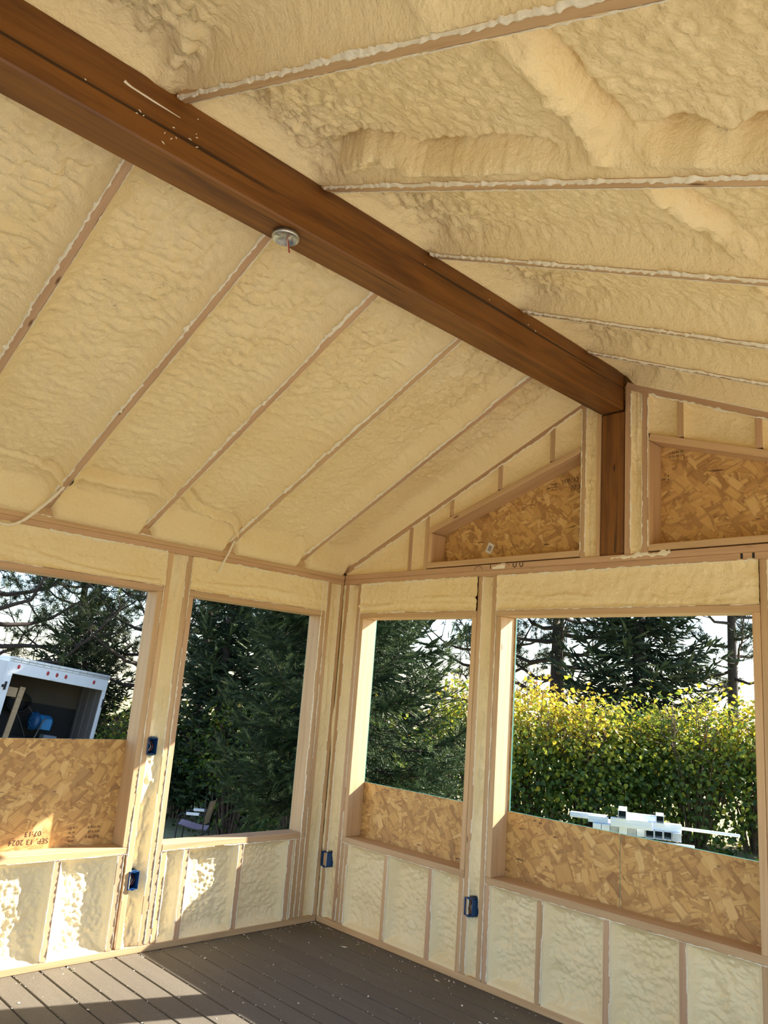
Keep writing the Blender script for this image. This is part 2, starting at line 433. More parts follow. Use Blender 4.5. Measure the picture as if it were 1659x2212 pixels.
# bottom and top plates
seg(LW, wall_l, 'bottom_plate', -.0, XE, 0, .038, M_LUM)
seg(LW, wall_l, 'top_plate', 0, XE, ZP, ZP2-.0006, M_LUM_PINK); seg(LW, wall_l, 'top_plate', -.0, XE, ZP2, ZT, M_LUM)
seg(RW, wall_r, 'bottom_plate', 0, -4.69, 0, .038, M_LUM)
seg(RW, wall_r, 'top_plate', 0, -4.69, ZP, ZP2-.0006, M_LUM_PINK); seg(RW, wall_r, 'top_plate', 0, -4.69, ZP2, ZT-.0006, M_LUM_PINK)

# full-height studs: (a0,a1)
L_full = [(-.036, 0), (-.160, -.122), (-.202, -.164), (-1.312, -1.274), (-1.352, -1.314), (-1.492, -1.454), (-3.12, -3.082), (-3.26, -3.222), (-4.40, -4.362), (-4.99, -4.952)]
R_full = [(-.061, -.023), (-.201, -.163), (-1.358, -1.320), (-1.475, -1.437), (-3.110, -3.072), (-3.228, -3.190), (-4.39, -4.352), (-4.55, -4.512)]
for k, (a0, a1) in enumerate(L_full):
    z1 = ZH if (a0, a1) in ((-.202, -.164), (-1.312, -1.274)) else ZP
    seg(LW, wall_l, 'stud', a0, a1, .038, z1)
for a0, a1 in R_full: seg(RW, wall_r, 'stud', a0, a1, .038, ZP)
# trimmers standing on the sills
for a0, a1 in ((-1.532, -1.494), (-3.08, -3.042), (-3.30, -3.262), (-4.36, -4.322)): seg(LW, wall_l, 'trimmer_stud', a0, a1, ZS, ZH)
for a0, a1 in ((-.241, -.203), (-1.318, -1.280), (-1.516, -1.478), (-3.070, -3.032), (-3.268, -3.230), (-4.35, -4.312)): seg(RW, wall_r, 'trimmer_stud', a0, a1, ZS, ZH, M_LUM)
# window headers' lower member and sills
for a0, a1 in ((-.164, -1.312), (-1.494, -3.08), (-3.262, -4.36)): seg(LW, wall_l, 'window_header', a0, a1, ZH, ZH2)
for a0, a1 in ((-.203, -1.318), (-1.478, -3.070), (-3.230, -4.35)): seg(RW, wall_r, 'window_header', a0, a1, ZH, ZH2, M_LUM)
for a0, a1 in ((-.204, -1.272), (-1.492, -3.08), (-3.262, -4.36)): seg(LW, wall_l, 'window_sill', a0, a1, ZSB, ZS, M_LUM)
for a0, a1 in ((-.203, -1.318), (-1.478, -3.070), (-3.230, -4.35)): seg(RW, wall_r, 'window_sill', a0, a1, ZSB, ZS, M_LUM)
# short studs under the sills
L_low = [(-.242, -.204), (-.300, -.262), (-.712, -.674), (-1.118, -1.080), (-1.272, -1.234), (-1.552, -1.514), (-1.925, -1.887), (-2.325, -2.287), (-2.73, -2.692), (-3.08, -3.042), (-3.30, -3.262), (-3.83, -3.792), (-4.36, -4.322)]
R_low = [(-.241, -.203), (-.272, -.243), (-.672, -.634), (-1.068, -1.030), (-1.318, -1.280), (-1.516, -1.478), (-1.879, -1.841), (-2.288, -2.250), (-2.690, -2.652), (-3.070, -3.032), (-3.268, -3.230), (-3.80, -3.762), (-4.35, -4.312)]
for a0, a1 in L_low: seg(LW, wall_l, 'stud', a0, a1, .038, ZSB)
for a0, a1 in R_low: seg(RW, wall_r, 'stud', a0, a1, .038, ZSB)

# foam in the walls
def bays(lst, lo, hi):
    s = sorted([p for p in lst if p[0] >= lo-1e-6 and p[1] <= hi+1e-6]); return [(p[1], q[0]) for p, q in zip(s, s[1:]) if q[0]-p[1] > .015]
sd = 1
for W, par, low, full, ends in ((LW, wall_l, L_low, L_full, [(-1.272, -.204), (-3.08, -1.514), (-4.36, -3.262)]), (RW, wall_r, R_low, R_full, [(-1.318, -.203), (-3.07, -1.478), (-4.35, -3.23)])):
    for lo, hi in ends:
        for a0, a1 in bays(low, lo, hi):
            far = a0 < -3.1
            foam_sheet(par, lambda A, B, R, W=W: W(A, R, B), a0, a1, .038, ZSB, .02 if far else .0055,
                       bay_rec(.066 if W is RW else .036, .026, .020 if W is RW else .0105, 27, sd, .012), M_FOAMW); sd += 1
    # header foam
for k, (a0, a1) in enumerate(((-1.314, -.160), (-3.082, -1.492), (-4.36, -3.262))):
    foam_sheet(wall_l, lambda A, B, R: LW(A, R, B), a0, a1, ZH2, ZP, .008, header_rec(3+k), M_FOAM)
for k, (a0, a1) in enumerate(((-1.320, -.203), (-3.072, -1.475), (-4.35, -3.23))):
    foam_sheet(wall_r, lambda A, B, R: RW(A, R, B), a0, a1, ZH2, ZP, .008, header_rec(11+k), M_FOAM)
# narrow cavities between paired studs
for a0, a1, dp in ((-.122, -.036, .030), (-1.454, -1.352, .045), (-3.222, -3.12, .04)):
    foam_sheet(wall_l, lambda A, B, R: LW(A, R, B), a0, a1, .038, ZP, .0075, mull_rec(dp, sd, BOXES[:2]), M_FOAMW); sd += 1
for a0, a1, dp in ((-.023, .0, .008), (-.163, -.061, .035), (-1.437, -1.358, .045), (-3.190, -3.110, .04), (-4.512, -4.39, .04)):
    foam_sheet(wall_r, lambda A, B, R: RW(A, R, B), a0, a1, .038, ZP, .0075, mull_rec(dp, sd, BOXES[2:]), M_FOAMW); sd += 1
# torn foam edges along stud faces
for a0, a1 in L_low[:9]:
    ledge(LW, wall_l, a0, .05, ZSB-.004, -1, sd, .008); sd += 1
    ledge(LW, wall_l, a1, .05, ZSB-.004, 1, sd, .004); sd += 1
for a0, a1 in R_low[:10]:
    ledge(RW, wall_r, a0, .05, ZSB-.004, -1, sd, .005); sd += 1
for a0, a1 in L_full[:6]:
    ledge(LW, wall_l, a0, .05, ZP-.004, -1, sd, .006); sd += 1
for a0, a1 in R_full[:5]:
    ledge(RW, wall_r, a0, .05, ZP-.004, -1, sd, .006); sd += 1
for W, par, spans in ((LW, wall_l, ((-1.27, -.16), (-2.7, -1.5))), (RW, wall_r, ((-1.31, -.21), (-3.06, -1.48)))):
    for a0, a1 in spans:
        ragged(par, W(a0, -.0005, ZP), W(a1, -.0005, ZP), (0, 0, -1), W(0, -1, 0), .014, sd, .006); sd += 1
        ragged(par, W(a0, -.0005, ZH2), W(a1, -.0005, ZH2), (0, 0, 1), W(0, -1, 0), .010, sd, .004); sd += 1
        ragged(par, W(a0, -.0005, ZSB), W(a1, -.0005, ZSB), (0, 0, -1), W(0, -1, 0), .008, sd, .003); sd += 1

# outer sheathing: strand board, green coated outside and on its edges
def sheet(W, par, poly, name='sheathing_panel', inner=True):
    """poly: (a,z) corners; strand board face towards the room; local XY = board plane"""
    bm = bmesh.new(); z0 = 0.0; th = .012
    A0 = poly[0][0]; Z0 = poly[0][1]
    f = [bm.verts.new((a-A0, z-Z0, 0)) for a, z in poly]; b2 = [bm.verts.new((a-A0, z-Z0, th)) for a, z in poly]
    ff = bm.faces.new(f); ff.material_index = 0
    bb = bm.faces.new(list(reversed(b2))); bb.material_index = 1
    n = len(f)
    for i in range(n):
        q = bm.faces.new((f[i], b2[i], b2[(i+1) % n], f[(i+1) % n])); q.material_index = 1
    bmesh.ops.recalc_face_normals(bm, faces=bm.faces[:])
    o = from_bm(name, bm, [M_OSB, M_TEAL], par)
    # local x -> a axis, local y -> z, local z -> outward
    ex, ez, eo = Vector(W(1, 0, 0)), Vector((0, 0, 1)), Vector(W(0, 1, 0)); org = Vector(W(A0, D+.0005, Z0))
    m = Matrix.Identity(4)
    for i in range(3): m[i][0], m[i][1], m[i][2], m[i][3] = ex[i], ez[i], eo[i], org[i]
    o.matrix_local = m; return o
def rect(a0, a1, z0, z1): return [(a0, z0), (a1, z0), (a1, z1), (a0, z1)]
ZL = -.32; G = .0015
SR = [rect(.152, -2.2605, ZL, .957), rect(-2.2635, -4.70, ZL, .957), rect(.152, -.231, .9585, 2.118), rect(-1.272, -1.526, .9585, 2.118), rect(-3.022, -3.278, .9585, 2.118), rect(-4.30, -4.70, .9585, 2.118)]
def rake(y): return 2.70+.455*min(-y, 4.551+y)
SR += [[(.14, 2.12), (-2.262, 2.12), (-2.262, rake(-2.262)), (.14, 2.64)], [(-2.262, 2.12), (-4.70, 2.12), (-4.70, 2.64), (-2.262, rake(-2.262))]]
for q in SR: sheet(RW, wall_r, q)
for q in (rect(.139, -1.40, ZL, .588), rect(-1.403, -3.14, ZL, 1.193), rect(-3.143, XE, ZL, .588), rect(.139, -.192, .590, 2.118), rect(-1.284, -1.40, .590, 2.118), rect(-1.403, -1.523, 1.195, 2.118), rect(-3.04, -3.31, 1.195, 2.118), rect(-4.32, XE, .59, 2.118), rect(.139, -2.26, 2.12, 2.66), rect(-2.263, XE, 2.12, 2.66)):
    sheet(LW, wall_l, q)

# ---- gable above the top plate of the right wall
def rb(y): return 2.444+.441*np.minimum(-np.asarray(y, float), 4.551+np.asarray(y, float))       # underside of the sloping plate
def hb(y): return 2.688+.3245*(np.minimum(-np.asarray(y, float), 4.551+np.asarray(y, float))-.858)  # underside of the sloping header
HT = .041
def mir(y): return -4.551-y
def gseg(name, y0, y1, z0, z1, mat=None):
    o = seg(RW, wall_r, name, y0, y1, z0, z1, mat); return o
slope_piece('rake_plate', (D/2, -.0, 2.446), (D/2, -2.195, float(rb(-2.195))), (1, 0, 0), D, .040, M_LUM_PINK, wall_r)
slope_piece('rake_plate', (D/2, -4.551, 2.446), (D/2, -2.345, float(rb(-2.345))), (1, 0, 0), D, .040, M_LUM_PINK, wall_r)
for y0, y1 in ((-.697, -.663), (-.849, -.817), (-2.099, -2.067), (-2.196, -2.168), (-2.388, -2.350), (-2.492, -2.456), (-3.734, -3.702), (-3.89, -3.856)):
    gseg('stud', y0, y1, ZT, float(rb(y0 if y0 > -2.27 else y1))-.002)
for m_ in (0, 1):
    f_ = (lambda y: y) if not m_ else mir
    ya, yb = f_(-.8505), f_(-2.066 if not m_ else -2.058)
    # jamb, sill and sloping header of the boarded gable window
    gseg('jamb_stud', ya, f_(-.886), 2.4845, float(hb(-.87))-.002, M_LUM)
    gseg('window_sill', ya, yb, 2.447, 2.4843, M_LUM)
    slope_piece('window_header', (D/2, ya, float(hb(ya))), (D/2, yb, float(hb(yb))), (1, 0, 0), D, HT-.002, M_LUM, wall_r)
    if m_: gseg('jamb_stud', -2.4925, -2.5005, 2.4845, float(hb(-2.4925))-.004, M_LUM)
    for c in (-1.053, -1.460, -1.857) if not m_ else (-2.680, -3.090, -3.498):
        o = gseg('cripple_stud', c-.017, c+.017, float(hb(c))+HT+.005, float(rb(c-.017 if not m_ else c+.017))-.002)
def gcell(y0, y1, lo, hi, seed, depth=.045):
    foam_sheet(wall_r, lambda A, B, R: RW(A, R, B), y0, y1, lo, hi, .007, bay_rec(depth, .018, .006, 22, seed, .0), M_FOAM)
HTOP = lambda y: hb(y)+HT
RLO = lambda y: rb(y)
gcell(-.663, -.012, lambda a: np.full_like(a, ZT), RLO, 201, .03); gcell(-.817, -.697, lambda a: np.full_like(a, ZT), RLO, 202)
ed = [-.849, -1.036, -1.07, -1.443, -1.477, -1.840, -1.874, -2.067]
for k in range(0, 8, 2): gcell(ed[k+1], ed[k], HTOP, RLO, 210+k)
ed = [-2.492, -2.663, -2.697, -3.073, -3.107, -3.481, -3.515, -3.702]
for k in range(0, 8, 2): gcell(ed[k+1], ed[k], HTOP, RLO, 220+k)
gcell(-3.856, -3.734, lambda a: np.full_like(a, ZT), RLO, 231); gcell(-4.53, -3.89, lambda a: np.full_like(a, ZT), RLO, 232, .03)
for y0, y1, s_ in ((-2.168, -2.099, 240), (-2.456, -2.388, 241)):
    foam_sheet(wall_r, lambda A, B, R: RW(A, R, B), y0, y1, ZT, RLO, .006, mull_rec(.03, s_), M_FOAM)
ragged(wall_r, (-.0005, -.10, float(rb(-.10))), (-.0005, -2.06, float(rb(-2.06))), (0, 0, -1), (-1, 0, 0), .012, 301, .008)
ragged(wall_r, (-.0005, -.10, float(rb(-.10))+.044), (-.0005, -2.06, float(rb(-2.06))+.044), (0, 0, 1), (-1, 0, 0), .012, 302, .008)
ragged(wall_r, (-.0005, -2.5, float(rb(-2.5))), (-.0005, -3.4, float(rb(-3.4))), (0, 0, -1), (-1, 0, 0), .012, 303, .008)
ragged(wall_r, (-.0005, -2.36, float(rb(-2.36))+.044), (-.0005, -3.4, float(rb(-3.4))+.044), (0, 0, 1), (-1, 0, 0), .016, 304, .006)
for y, s_ in ((-2.067, 310), (-2.099, 311), (-2.388, 312), (-2.456, 313), (-2.492, 314)):
    ragged(wall_r, (-.0005, y, 2.47), (-.0005, y, float(rb(y))-.02), (0, 1 if y in (-2.067, -2.168, -2.456) else -1, 0), (-1, 0, 0), .006, s_, .005)
# a smear of trimmed foam across the plates under the post
ragged(wall_r, (-.0005, -2.27, 2.425), (-.0005, -2.62, 2.428), (0, 0, 1), (-1, 0, 0), .022, 320, .012, .002, .01, .6, 2)
ragged(wall_r, (-.0005, -1.43, 2.407), (-.0005, -1.53, 2.407), (0, 0, 1), (-1, 0, 0), .03, 321, .001, .002, .01, .8, 2)

# lettering printed on the boards, marks on the plate, a paper tag
def text(body, size, W, par, a, z, r, flip=False, mat=M_INK, rot=0.0, sx=1.0):
    cu = bpy.data.curves.new('printed_text', 'FONT'); cu.body = body; cu.size = size; cu.extrude = .0002; cu.materials.append(mat)
    cu.space_character = 1.05; o = link(bpy.data.objects.new('printed_text', cu), par)
    ex = Vector((1, 0, 0)) if W is LW else Vector((0, -1, 0)); ez = Vector((0, 0, 1)); n = ex.cross(ez)
    if flip: ex, ez = -ex, -ez
    c, s = math.cos(rot), math.sin(rot); ex, ez = ex*c+ez*s, ez*c-ex*s
    m = Matrix.Identity(4); org = Vector(W(a, r, z))
    for i in range(3): m[i][0], m[i][1], m[i][2], m[i][3] = ex[i]*sx, ez[i], n[i], org[i]
    o.matrix_local = m; return o
text('SEP. 13 2024', .040, LW, wall_l, -1.918, .648, D-.0006, True)
text('07:13', .040, LW, wall_l, -1.965, .690, D-.0006, True)
for i, (a, z, s) in enumerate(((-1.62, .70, .020), (-1.62, .675, .020), (-1.62, .648, .024), (-1.76, .70, .016), (-1.77, .675, .016), (-1.77, .65, .016), (-1.77, .628, .016))):
    text(('IIII IIIIII II', 'IIIIII II III', 'IIIIII III II', 'II III IIII I', 'IIII IIII', 'II I IIIIII', 'IIII III')[i], s, LW, wall_l, a, z, D-.0006, True)
text('SEP. 13 2024', .040, RW, wall_r, -1.838, 2.943, D-.0006, rot=.04)
text('07:22', .040, RW, wall_r, -1.905, 2.897, D-.0006, rot=.04)
for k in range(3): text('IIII II IIII', .013, RW, wall_r, -1.76, 2.945-.017*k, D-.0006)
for k in range(2): text('II OI IIII OI', .018, RW, wall_r, -2.545, 3.02-.022*k, D-.0006)
text(':', .06, RW, wall_r, -2.535, 2.872, D-.0006, mat=M_BLACK)
# pen marks on the plate
pm = MB()
pm.tube([(-.0008, -1.285-.03*(1-math.cos(t)), 2.409+.024*math.sin(t)) for t in np.linspace(0, math.pi, 12)], .0014, 4)
pm.tube([(-.0008, -1.413, 2.438), (-.0008, -1.413, 2.409)], .0022, 4); pm.tube([(-.0008, -1.556, 2.430), (-.0008, -1.558, 2.424)], .003, 4)
for c in (-1.605, -1.655):
    pm.tube([(-.0008, c-.012*math.cos(t), 2.424-.014*math.sin(t)+(.012 if t < .1 or t > 3.0 else 0)) for t in np.linspace(0, math.pi, 10)], .0026, 4)
pm.build('pen_mark', M_BLACK, wall_r)
for y in (-2.991, -3.048): MB().box((-.0007, y-.006, 2.371), (0, y+.006, 2.398)).build('pen_mark', M_BLACK, wall_r)
tg = empty('paper_tag', (D-.001, -1.288, 2.577), parent_label := None); tg.parent = wall_r
bm = bmesh.new(); bm_box(bm, (-.0006, -.026, -.034), (0, .026, .034)); o = from_bm('tag_sheet', bm, M_PAPER, tg); o.rotation_euler = (.45, 0, 0)
mbx = MB()
for k in range(9): mbx.box((-.0009, -.014+.0032*k, -.018), (-.0006, -.014+.0032*k+.0012+.0008*(k % 2), .018))
o = mbx.build('bar_code', M_BLACK, tg); o.rotation_euler = (.45, 0, 0)

# ================================================================== CEILING
ceil = empty('ceiling', (0, 0, 0), 'vaulted ceiling of rafters with cream spray foam between them', 'ceiling', kind='structure')
ZL0, SLL, ZR0, SLR, YB0, YB1 = 2.487, .472, 3.500, .440, -2.191, -2.343
nL = Vector((0, SLL, 1)).normalized(); nR = Vector((0, -SLR, 1)).normalized()
def CLm(A, B, R): return (A, -B+nL.y*R, ZL0+SLL*B+nL.z*R)                      # B = distance from the eave
def CRm(A, B, R): return (A, -2.338-B+nR.y*R, ZR0-SLR*B+nR.z*R)               # B = distance from the beam
RLx = [-.428, -1.055, -1.667, -2.290, -2.915, -3.535, -4.155, -4.775]
RRx = [-.395, -.996, -1.662, -2.282, -2.912, -3.535, -4.155, -4.775]
TE = 2.19; TR = 2.213
for x in RLx: slope_piece('rafter', (x, .14, ZL0-SLL*.14), (x, -TE, ZL0+SLL*TE), (1, 0, 0), .038, .235, M_LUM_PINK if x != -1.055 else M_LUM, ceil)
for x in RRx: slope_piece('rafter', (x, -2.338-2.40, ZR0-SLR*2.40), (x, -2.345, ZR0-SLR*.007), (1, 0, 0), .038, .235, M_LUM, ceil)
for x in RLx: lumber('heel_block', (x-.055, .004, ZT), (x+.055, .12, ZL0+.012), M_LUM, ceil)
def seg_dist(A, B, pts):
    d = np.full(A.shape, 9.0); sg = np.zeros(A.shape)
    for (ax, ay), (bx, by) in zip(pts, pts[1:]):
        vx, vy = bx-ax, by-ay; L2 = vx*vx+vy*vy
        t = np.clip(((A-ax)*vx+(B-ay)*vy)/L2, 0, 1); dx, dy = A-ax-t*vx, B-ay-t*vy
        dd = np.hypot(dx, dy); cr = np.sign(vx*dy-vy*dx); k = dd < d
        d = np.where(k, dd, d); sg = np.where(k, cr, sg)
    return d, sg
def ceil_rec_left(A, B, ea, eb):
    e = ea
    base = .088*(1-np.clip(1-e/.105, 0, 1)**2.4)+.004
    rough = .35+.65*sstep(.75, 2.0, B)
    wx = .3*fbm(A*6, B*6, 2, 2, 61)
    sc = np.abs(fbm(A*13+wx, B*26+wx, 0, 3, 62))
    wg = sstep(.0, .06, e)
    saw = np.mod(B*24+2.2*fbm(A*7, B*5, 1, 3, 65)+1.2*vnoise(A*22, B*6, 3, 66), 1.0); saw = np.where(saw < .82, saw/.82, (1-saw)/.18)
    r = base-(.030*rough*(sc-.35)+.010*np.maximum(0, rough-.4)*(saw-.5)*sstep(-.3, .5, fbm(A*4, B*4, 8, 2, 67))+.004*fbm(A*50, B*50, 0, 2, 64))*wg-.012*fbm(A*2.0, B*1.4, 5, 2, 63)*wg
    k_ = sstep(.0, .13, B); r = r*k_-.052*(1-k_)*sstep(0, .04, e)
    r = r-(.034*B+.006)*np.exp(-np.abs(A)/.035)*k_
    for pts, wd, hgt in (([(-2.668, .268), (-2.525, .266), (-2.417, .247)], .014, .022), ([(-2.215, .274), (-1.995, .261), (-1.76, .295)], .026, .05), ([(-2.40, .256), (-2.33, .249)], .018, .045)):
        d, sg = seg_dist(A, B, pts); r = r+hgt*np.exp(-(d/wd)**2)-hgt*.55*np.exp(-((d-wd*1.9)/wd)**2)*(sg*(1 if pts[0][0] < pts[-1][0] else -1) < 0)
    d, sg = seg_dist(A, B, [(-1.60, .30), (-1.50, .22), (-1.406, .163), (-1.251, .138), (-1.129, .142), (-1.075, .122)])
    r = r-.030*np.exp(-(d/.016)**2)+.030*np.exp(-((d-.035)/.02)**2)*(sg > 0)
    return r
def ceil_rec_right(A, B, ea, eb):
    e = ea
    eB = np.maximum(B, 0)
    base = .118*(1-np.clip(1-e/.14, 0, 1)**2.2)*(1-np.clip(1-eB/.16, 0, 1)**2.6)+.004
    wg = sstep(.0, .06, e)*sstep(.0, .10, eB)
    near = 1-sstep(.1, .75, B)
    wx = .3*fbm(A*6, B*6, 2, 2, 71)
    r = base-(.020*(.3+near)*np.abs(fbm(A*17+wx, B*17+wx, 0, 4, 72))+.005*fbm(A*42, B*42, 0, 3, 74))*wg-.016*fbm(A*2.2, B*1.6, 5, 2, 73)*wg
    # the foam swells towards the beam and dies behind it
    r = r-.042*np.exp(-np.abs(A)/.035)*sstep(.0, .10, B)
    def crack(pts, roll_side, wid, roll_w, roll_h, crack_d):
        wid = wid*1.35; crack_d = min(crack_d, .112)
        nonlocal r
        jx = .006*fbm(A*40, B*40, 1, 2, 78)
        d, sg = seg_dist(A, B, pts); d = np.abs(d+jx*.6)
        fade = (1-np.exp(-(((A-pts[0][0])**2+(B-pts[0][1])**2)/.006)))*(1-np.exp(-(((A-pts[-1][0])**2+(B-pts[-1][1])**2)/.002)))
        side = sg*roll_side > 0
        r = r-wg*fade*np.where(side, roll_h*np.exp(-((d-roll_w*.45)/(roll_w*.45))**2), 0)*(1+.25*fbm(A*14, B*14, 3, 2, 79))
        r = r+wg*fade*crack_d*np.exp(-(d/wid)**2)*(.5+.9*np.clip(fbm(A*9, B*9, 6, 2, 81)+.3, 0, 1))
    crack([(-2.80, 1.30), (-2.748, 1.305), (-2.647, 1.314), (-2.531, 1.306), (-2.424, 1.309), (-2.367, 1.32)], -1, .012, .12, .060, .13)
    crack([(-2.372, .119), (-2.45, .398), (-2.418, .506), (-2.365, .607), (-2.366, .772), (-2.365, .953), (-2.337, 1.126)], -1, .011, .085, .070, .12)
    crack([(-2.367, 1.32), (-2.358, 1.409), (-2.36, 1.502), (-2.331, 1.576), (-2.369, 1.69), (-2.36, 1.95)], -1, .015, .07, .075, .13)
    crack([(-2.20, 1.28), (-2.161, 1.291), (-2.066, 1.295), (-1.936, 1.299), (-1.817, 1.348)], -1, .012, .10, .055, .13)
    crack([(-1.152, 1.137), (-1.177, 1.213), (-1.137, 1.228)], -1, .010, .05, .02, .05)
    crack([(-1.60, 1.22), (-1.454, 1.29), (-1.24, 1.267)], -1, .012, .08, .03, .02)
    d, sg = seg_dist(A, B, [(-3.049, .26), (-3.007, .077), (-2.937, -.1)]); r = r-.035*np.exp(-(d/.03)**2)+.02*np.exp(-((d-.06)/.03)**2)*(sg > 0)
    d, sg = seg_dist(A, B, [(-3.10, 1.16), (-2.977, 1.217), (-2.936, 1.226)]); r = r-.03*np.exp(-(d/.05)**2)
    d, sg = seg_dist(A, B, [(-3.3, 1.0), (-3.1, 1.1)]); r = r-.02*np.exp(-(d/.1)**2)
    r = np.where(A < -.06, .5*(r+.004+np.sqrt((r-.004)**2+.00006)), r)
    return r
exs = [0.0]+RLx
for xa, xb in zip(exs, exs[1:]):
    st = .0095 if xb > -3.7 else .03
    foam_sheet(ceil, CLm, xb+.019, xa-(.019 if xa else 0), -.02, TE+.012, st, ceil_rec_left, M_FOAM)
exs = [0.0]+RRx
for xa, xb in zip(exs, exs[1:]):
    st = (.0065 if -3.0 < xb < -1.5 else .0095) if xb > -3.7 else .03
    foam_sheet(ceil, CRm, xb+.019, xa-(.019 if xa else 0), -.012, 2.26, st, ceil_rec_right, M_FOAM)
def lpt(x, t): return (x, -t, ZL0+SLL*t-.0004)
def rpt(x, t): return (x, -2.338-t, ZR0-SLR*t-.0004)
for k, x in enumerate(RLx[:6]):
    ragged(ceil, lpt(x-.019, .03), lpt(x-.019, 2.15), (-1, 0, 0), -nL, .018, 401+k, .007)
    ragged(ceil, lpt(x+.019, .03), lpt(x+.019, 2.15), (1, 0, 0), -nL, .007, 421+k, .003)
for k, x in enumerate(RRx[:6]):
    ragged(ceil, rpt(x-.019, .03), rpt(x-.019, 2.1), (-1, 0, 0), -nR, .018, 441+k, .007, .008, gap=3)
    ragged(ceil, rpt(x+.019, .03), rpt(x+.019, 2.1), (1, 0, 0), -nR, .006, 461+k, .003, gap=3)
ragged(ceil, (-.02, -.0005, ZT), (-3.4, -.0005, ZT), (0, 0, 1), (0, -1, 0), .012, 480, .006)
# roof deck above the rafters, with the overhanging eaves and rakes
M_ROOF = flat('roof_board', (.45, .31, .17), .7, 0, .12, 12)
for s_, n_, p0, p1 in ((1, nL, (0, .45, ZL0-SLL*.45), (0, -2.40, ZL0+SLL*2.40)), (-1, nR, (0, -4.95, ZR0-SLR*2.612), (0, -2.15, ZR0+SLR*.188))):
    p0, p1 = Vector(p0)+n_*.238, Vector(p1)+n_*.238
    V = [Vector((xx, p.y, p.z))+n_*h for xx in (.40, XE-.2) for p in (p0, p1) for h in (0, .02)]
    fast_mesh('roof_deck', [tuple(v) for v in V], [(0, 2, 6, 4), (1, 5, 7, 3), (0, 1, 3, 2), (4, 6, 7, 5), (0, 4, 5, 1), (2, 3, 7, 6)], M_ROOF, ceil)
# plate and posts carrying the open long side behind the camera
lumber('top_plate', (XE, -4.69, ZP), (-.0, -4.551, ZT), M_LUM, ceil)

M_SIDING = flat('pale_siding', (.5, .42, .32), .7, 0, .2, 6)
wall_b = empty('wall_back', (XE, 0, 0), 'boarded end gable on posts behind the camera', 'wall', kind='structure')
V = []
bm = bmesh.new(); f = [bm.verts.new((XE+x, y, z)) for x in (0, -.02) for y, z in ((.14, 2.3), (-4.69, 2.3), (-4.69, 2.58), (-2.2755, 3.66), (.14, 2.58))]
bm.faces.new(f[:5]); bm.faces.new(f[:4:-1])
for i in range(5): bm.faces.new((f[i], f[5+i], f[5+(i+1) % 5], f[(i+1) % 5]))
o = from_bm('wall_board', bm, M_SIDING, None); o.parent = wall_b; o.location = (-XE, 0, 0); 
for y in (-.02, -1.5, -3.1, -4.53):
    o = lumber('post', (XE-.02, y-.09, -.02), (XE+.07, y+.0, 2.3), M_LUM, wall_b); o.location -= Vector((XE, 0, 0))
wall_f = empty('wall_front', (0, -4.551, 0), 'long side wall around the wide doorway behind the camera', 'wall', kind='structure')
for x0, x1, z0, z1 in ((0, -.2, 0, ZP), (-1.2, -1.35, 0, ZP), (-4.85, XE, 0, ZP), (-.2, -1.2, 2.25, ZP), (-1.35, -4.85, 2.25, ZP)):
    o = lumber('wall_board', (x0, -4.66, z0), (x1, -4.552, z1), M_LUM, wall_f, .0); o.location -= Vector((0, -4.551, 0))
# ================================================================== RIDGE BEAM AND POST
beam = lumber('ridge_beam', (-5.3, YB1, 3.285), (-.0005, YB0, 3.585), M_BEAM, None, .007)
tag(beam, 'long dark-stained timber ridge beam running under the ceiling peak', 'beam')
fl = MB(); B0 = []
for x, z in ((-3.225, 3.374), (-3.052, 3.362), (-3.043, 3.376), (-3.029, 3.367), (-2.923, 3.387), (-2.925, 3.343), (-2.951, 3.313), (-2.909, 3.356), (-2.842, 3.469), (-2.84, 3.412), (-2.831, 3.366), (-.938, 3.452), (-.878, 3.442), (-2.836, 3.40), (-2.86, 3.38), (-2.95, 3.35), (-1.7, 3.44), (-1.25, 3.46)):
    a = random.uniform(-1.2, 1.2); l = random.uniform(.002, .007)
    fl.tube([(x-l*math.cos(a), YB1-.001, z-l*math.sin(a)), (x, YB1-.002, z), (x+l*math.cos(a), YB1-.001, z+l*math.sin(a))], [.0006, .0022, .0008], 5)
fl.tube([(-3.108, YB1-.002, 3.446), (-3.095, YB1-.003, 3.441), (-3.08, YB1-.003, 3.439), (-3.006, YB1-.002, 3.437), (-2.905, YB1-.001, 3.436)], [.005, .0038, .003, .003, .001], 5)
o = fl.build('foam_fleck', M_TRIM); o.parent = beam; o.matrix_parent_inverse = beam.matrix_world.inverted() if False else Matrix.Identity(4)
bpy.context.view_layer.update(); o.matrix_parent_inverse = beam.matrix_world.inverted(); o['kind'] = 'stuff'
post = lumber('gable_post', (-.004, -2.3445, ZT), (.142, -2.1975, 3.2845), M_BEAM, None, .012)
tag(post, 'short dark-stained timber post under the end of the ridge beam', 'post')

# round ceiling box under the beam
jb = empty('ceiling_box', (-2.384, -2.268, 3.2845), 'round metal ceiling box with bare wires on the beam underside', 'electrical box')
lathe('box_shell', [(.0, -.003), (.050, -.003), (.0525, 0), (.0525, -.021), (.051, -.021), (.0485, -.006), (0, -.006)], M_STEEL, jb, 32)
MB().tube([(.010, .004, -.006), (.014, 0, -.03), (.020, -.004, -.07)], .0026, 6).tube([(.012, .006, -.006), (.018, .003, -.03), (.025, -.002, -.068)], .0022, 6).build('red_wire', M_COPPER, jb, True)
MB().tube([(.006, .002, -.006), (.008, -.002, -.03), (.014, -.006, -.069)], .0018, 6).build('bare_wire', M_WHITEWIRE, jb, True)
for sx, sy in ((-.006, -.014), (.027, -.006)):
    MB().tube([(sx, sy, -.006), (sx, sy-.002, -.034)], .0022, 6).build('screw', M_STEEL, jb, True)
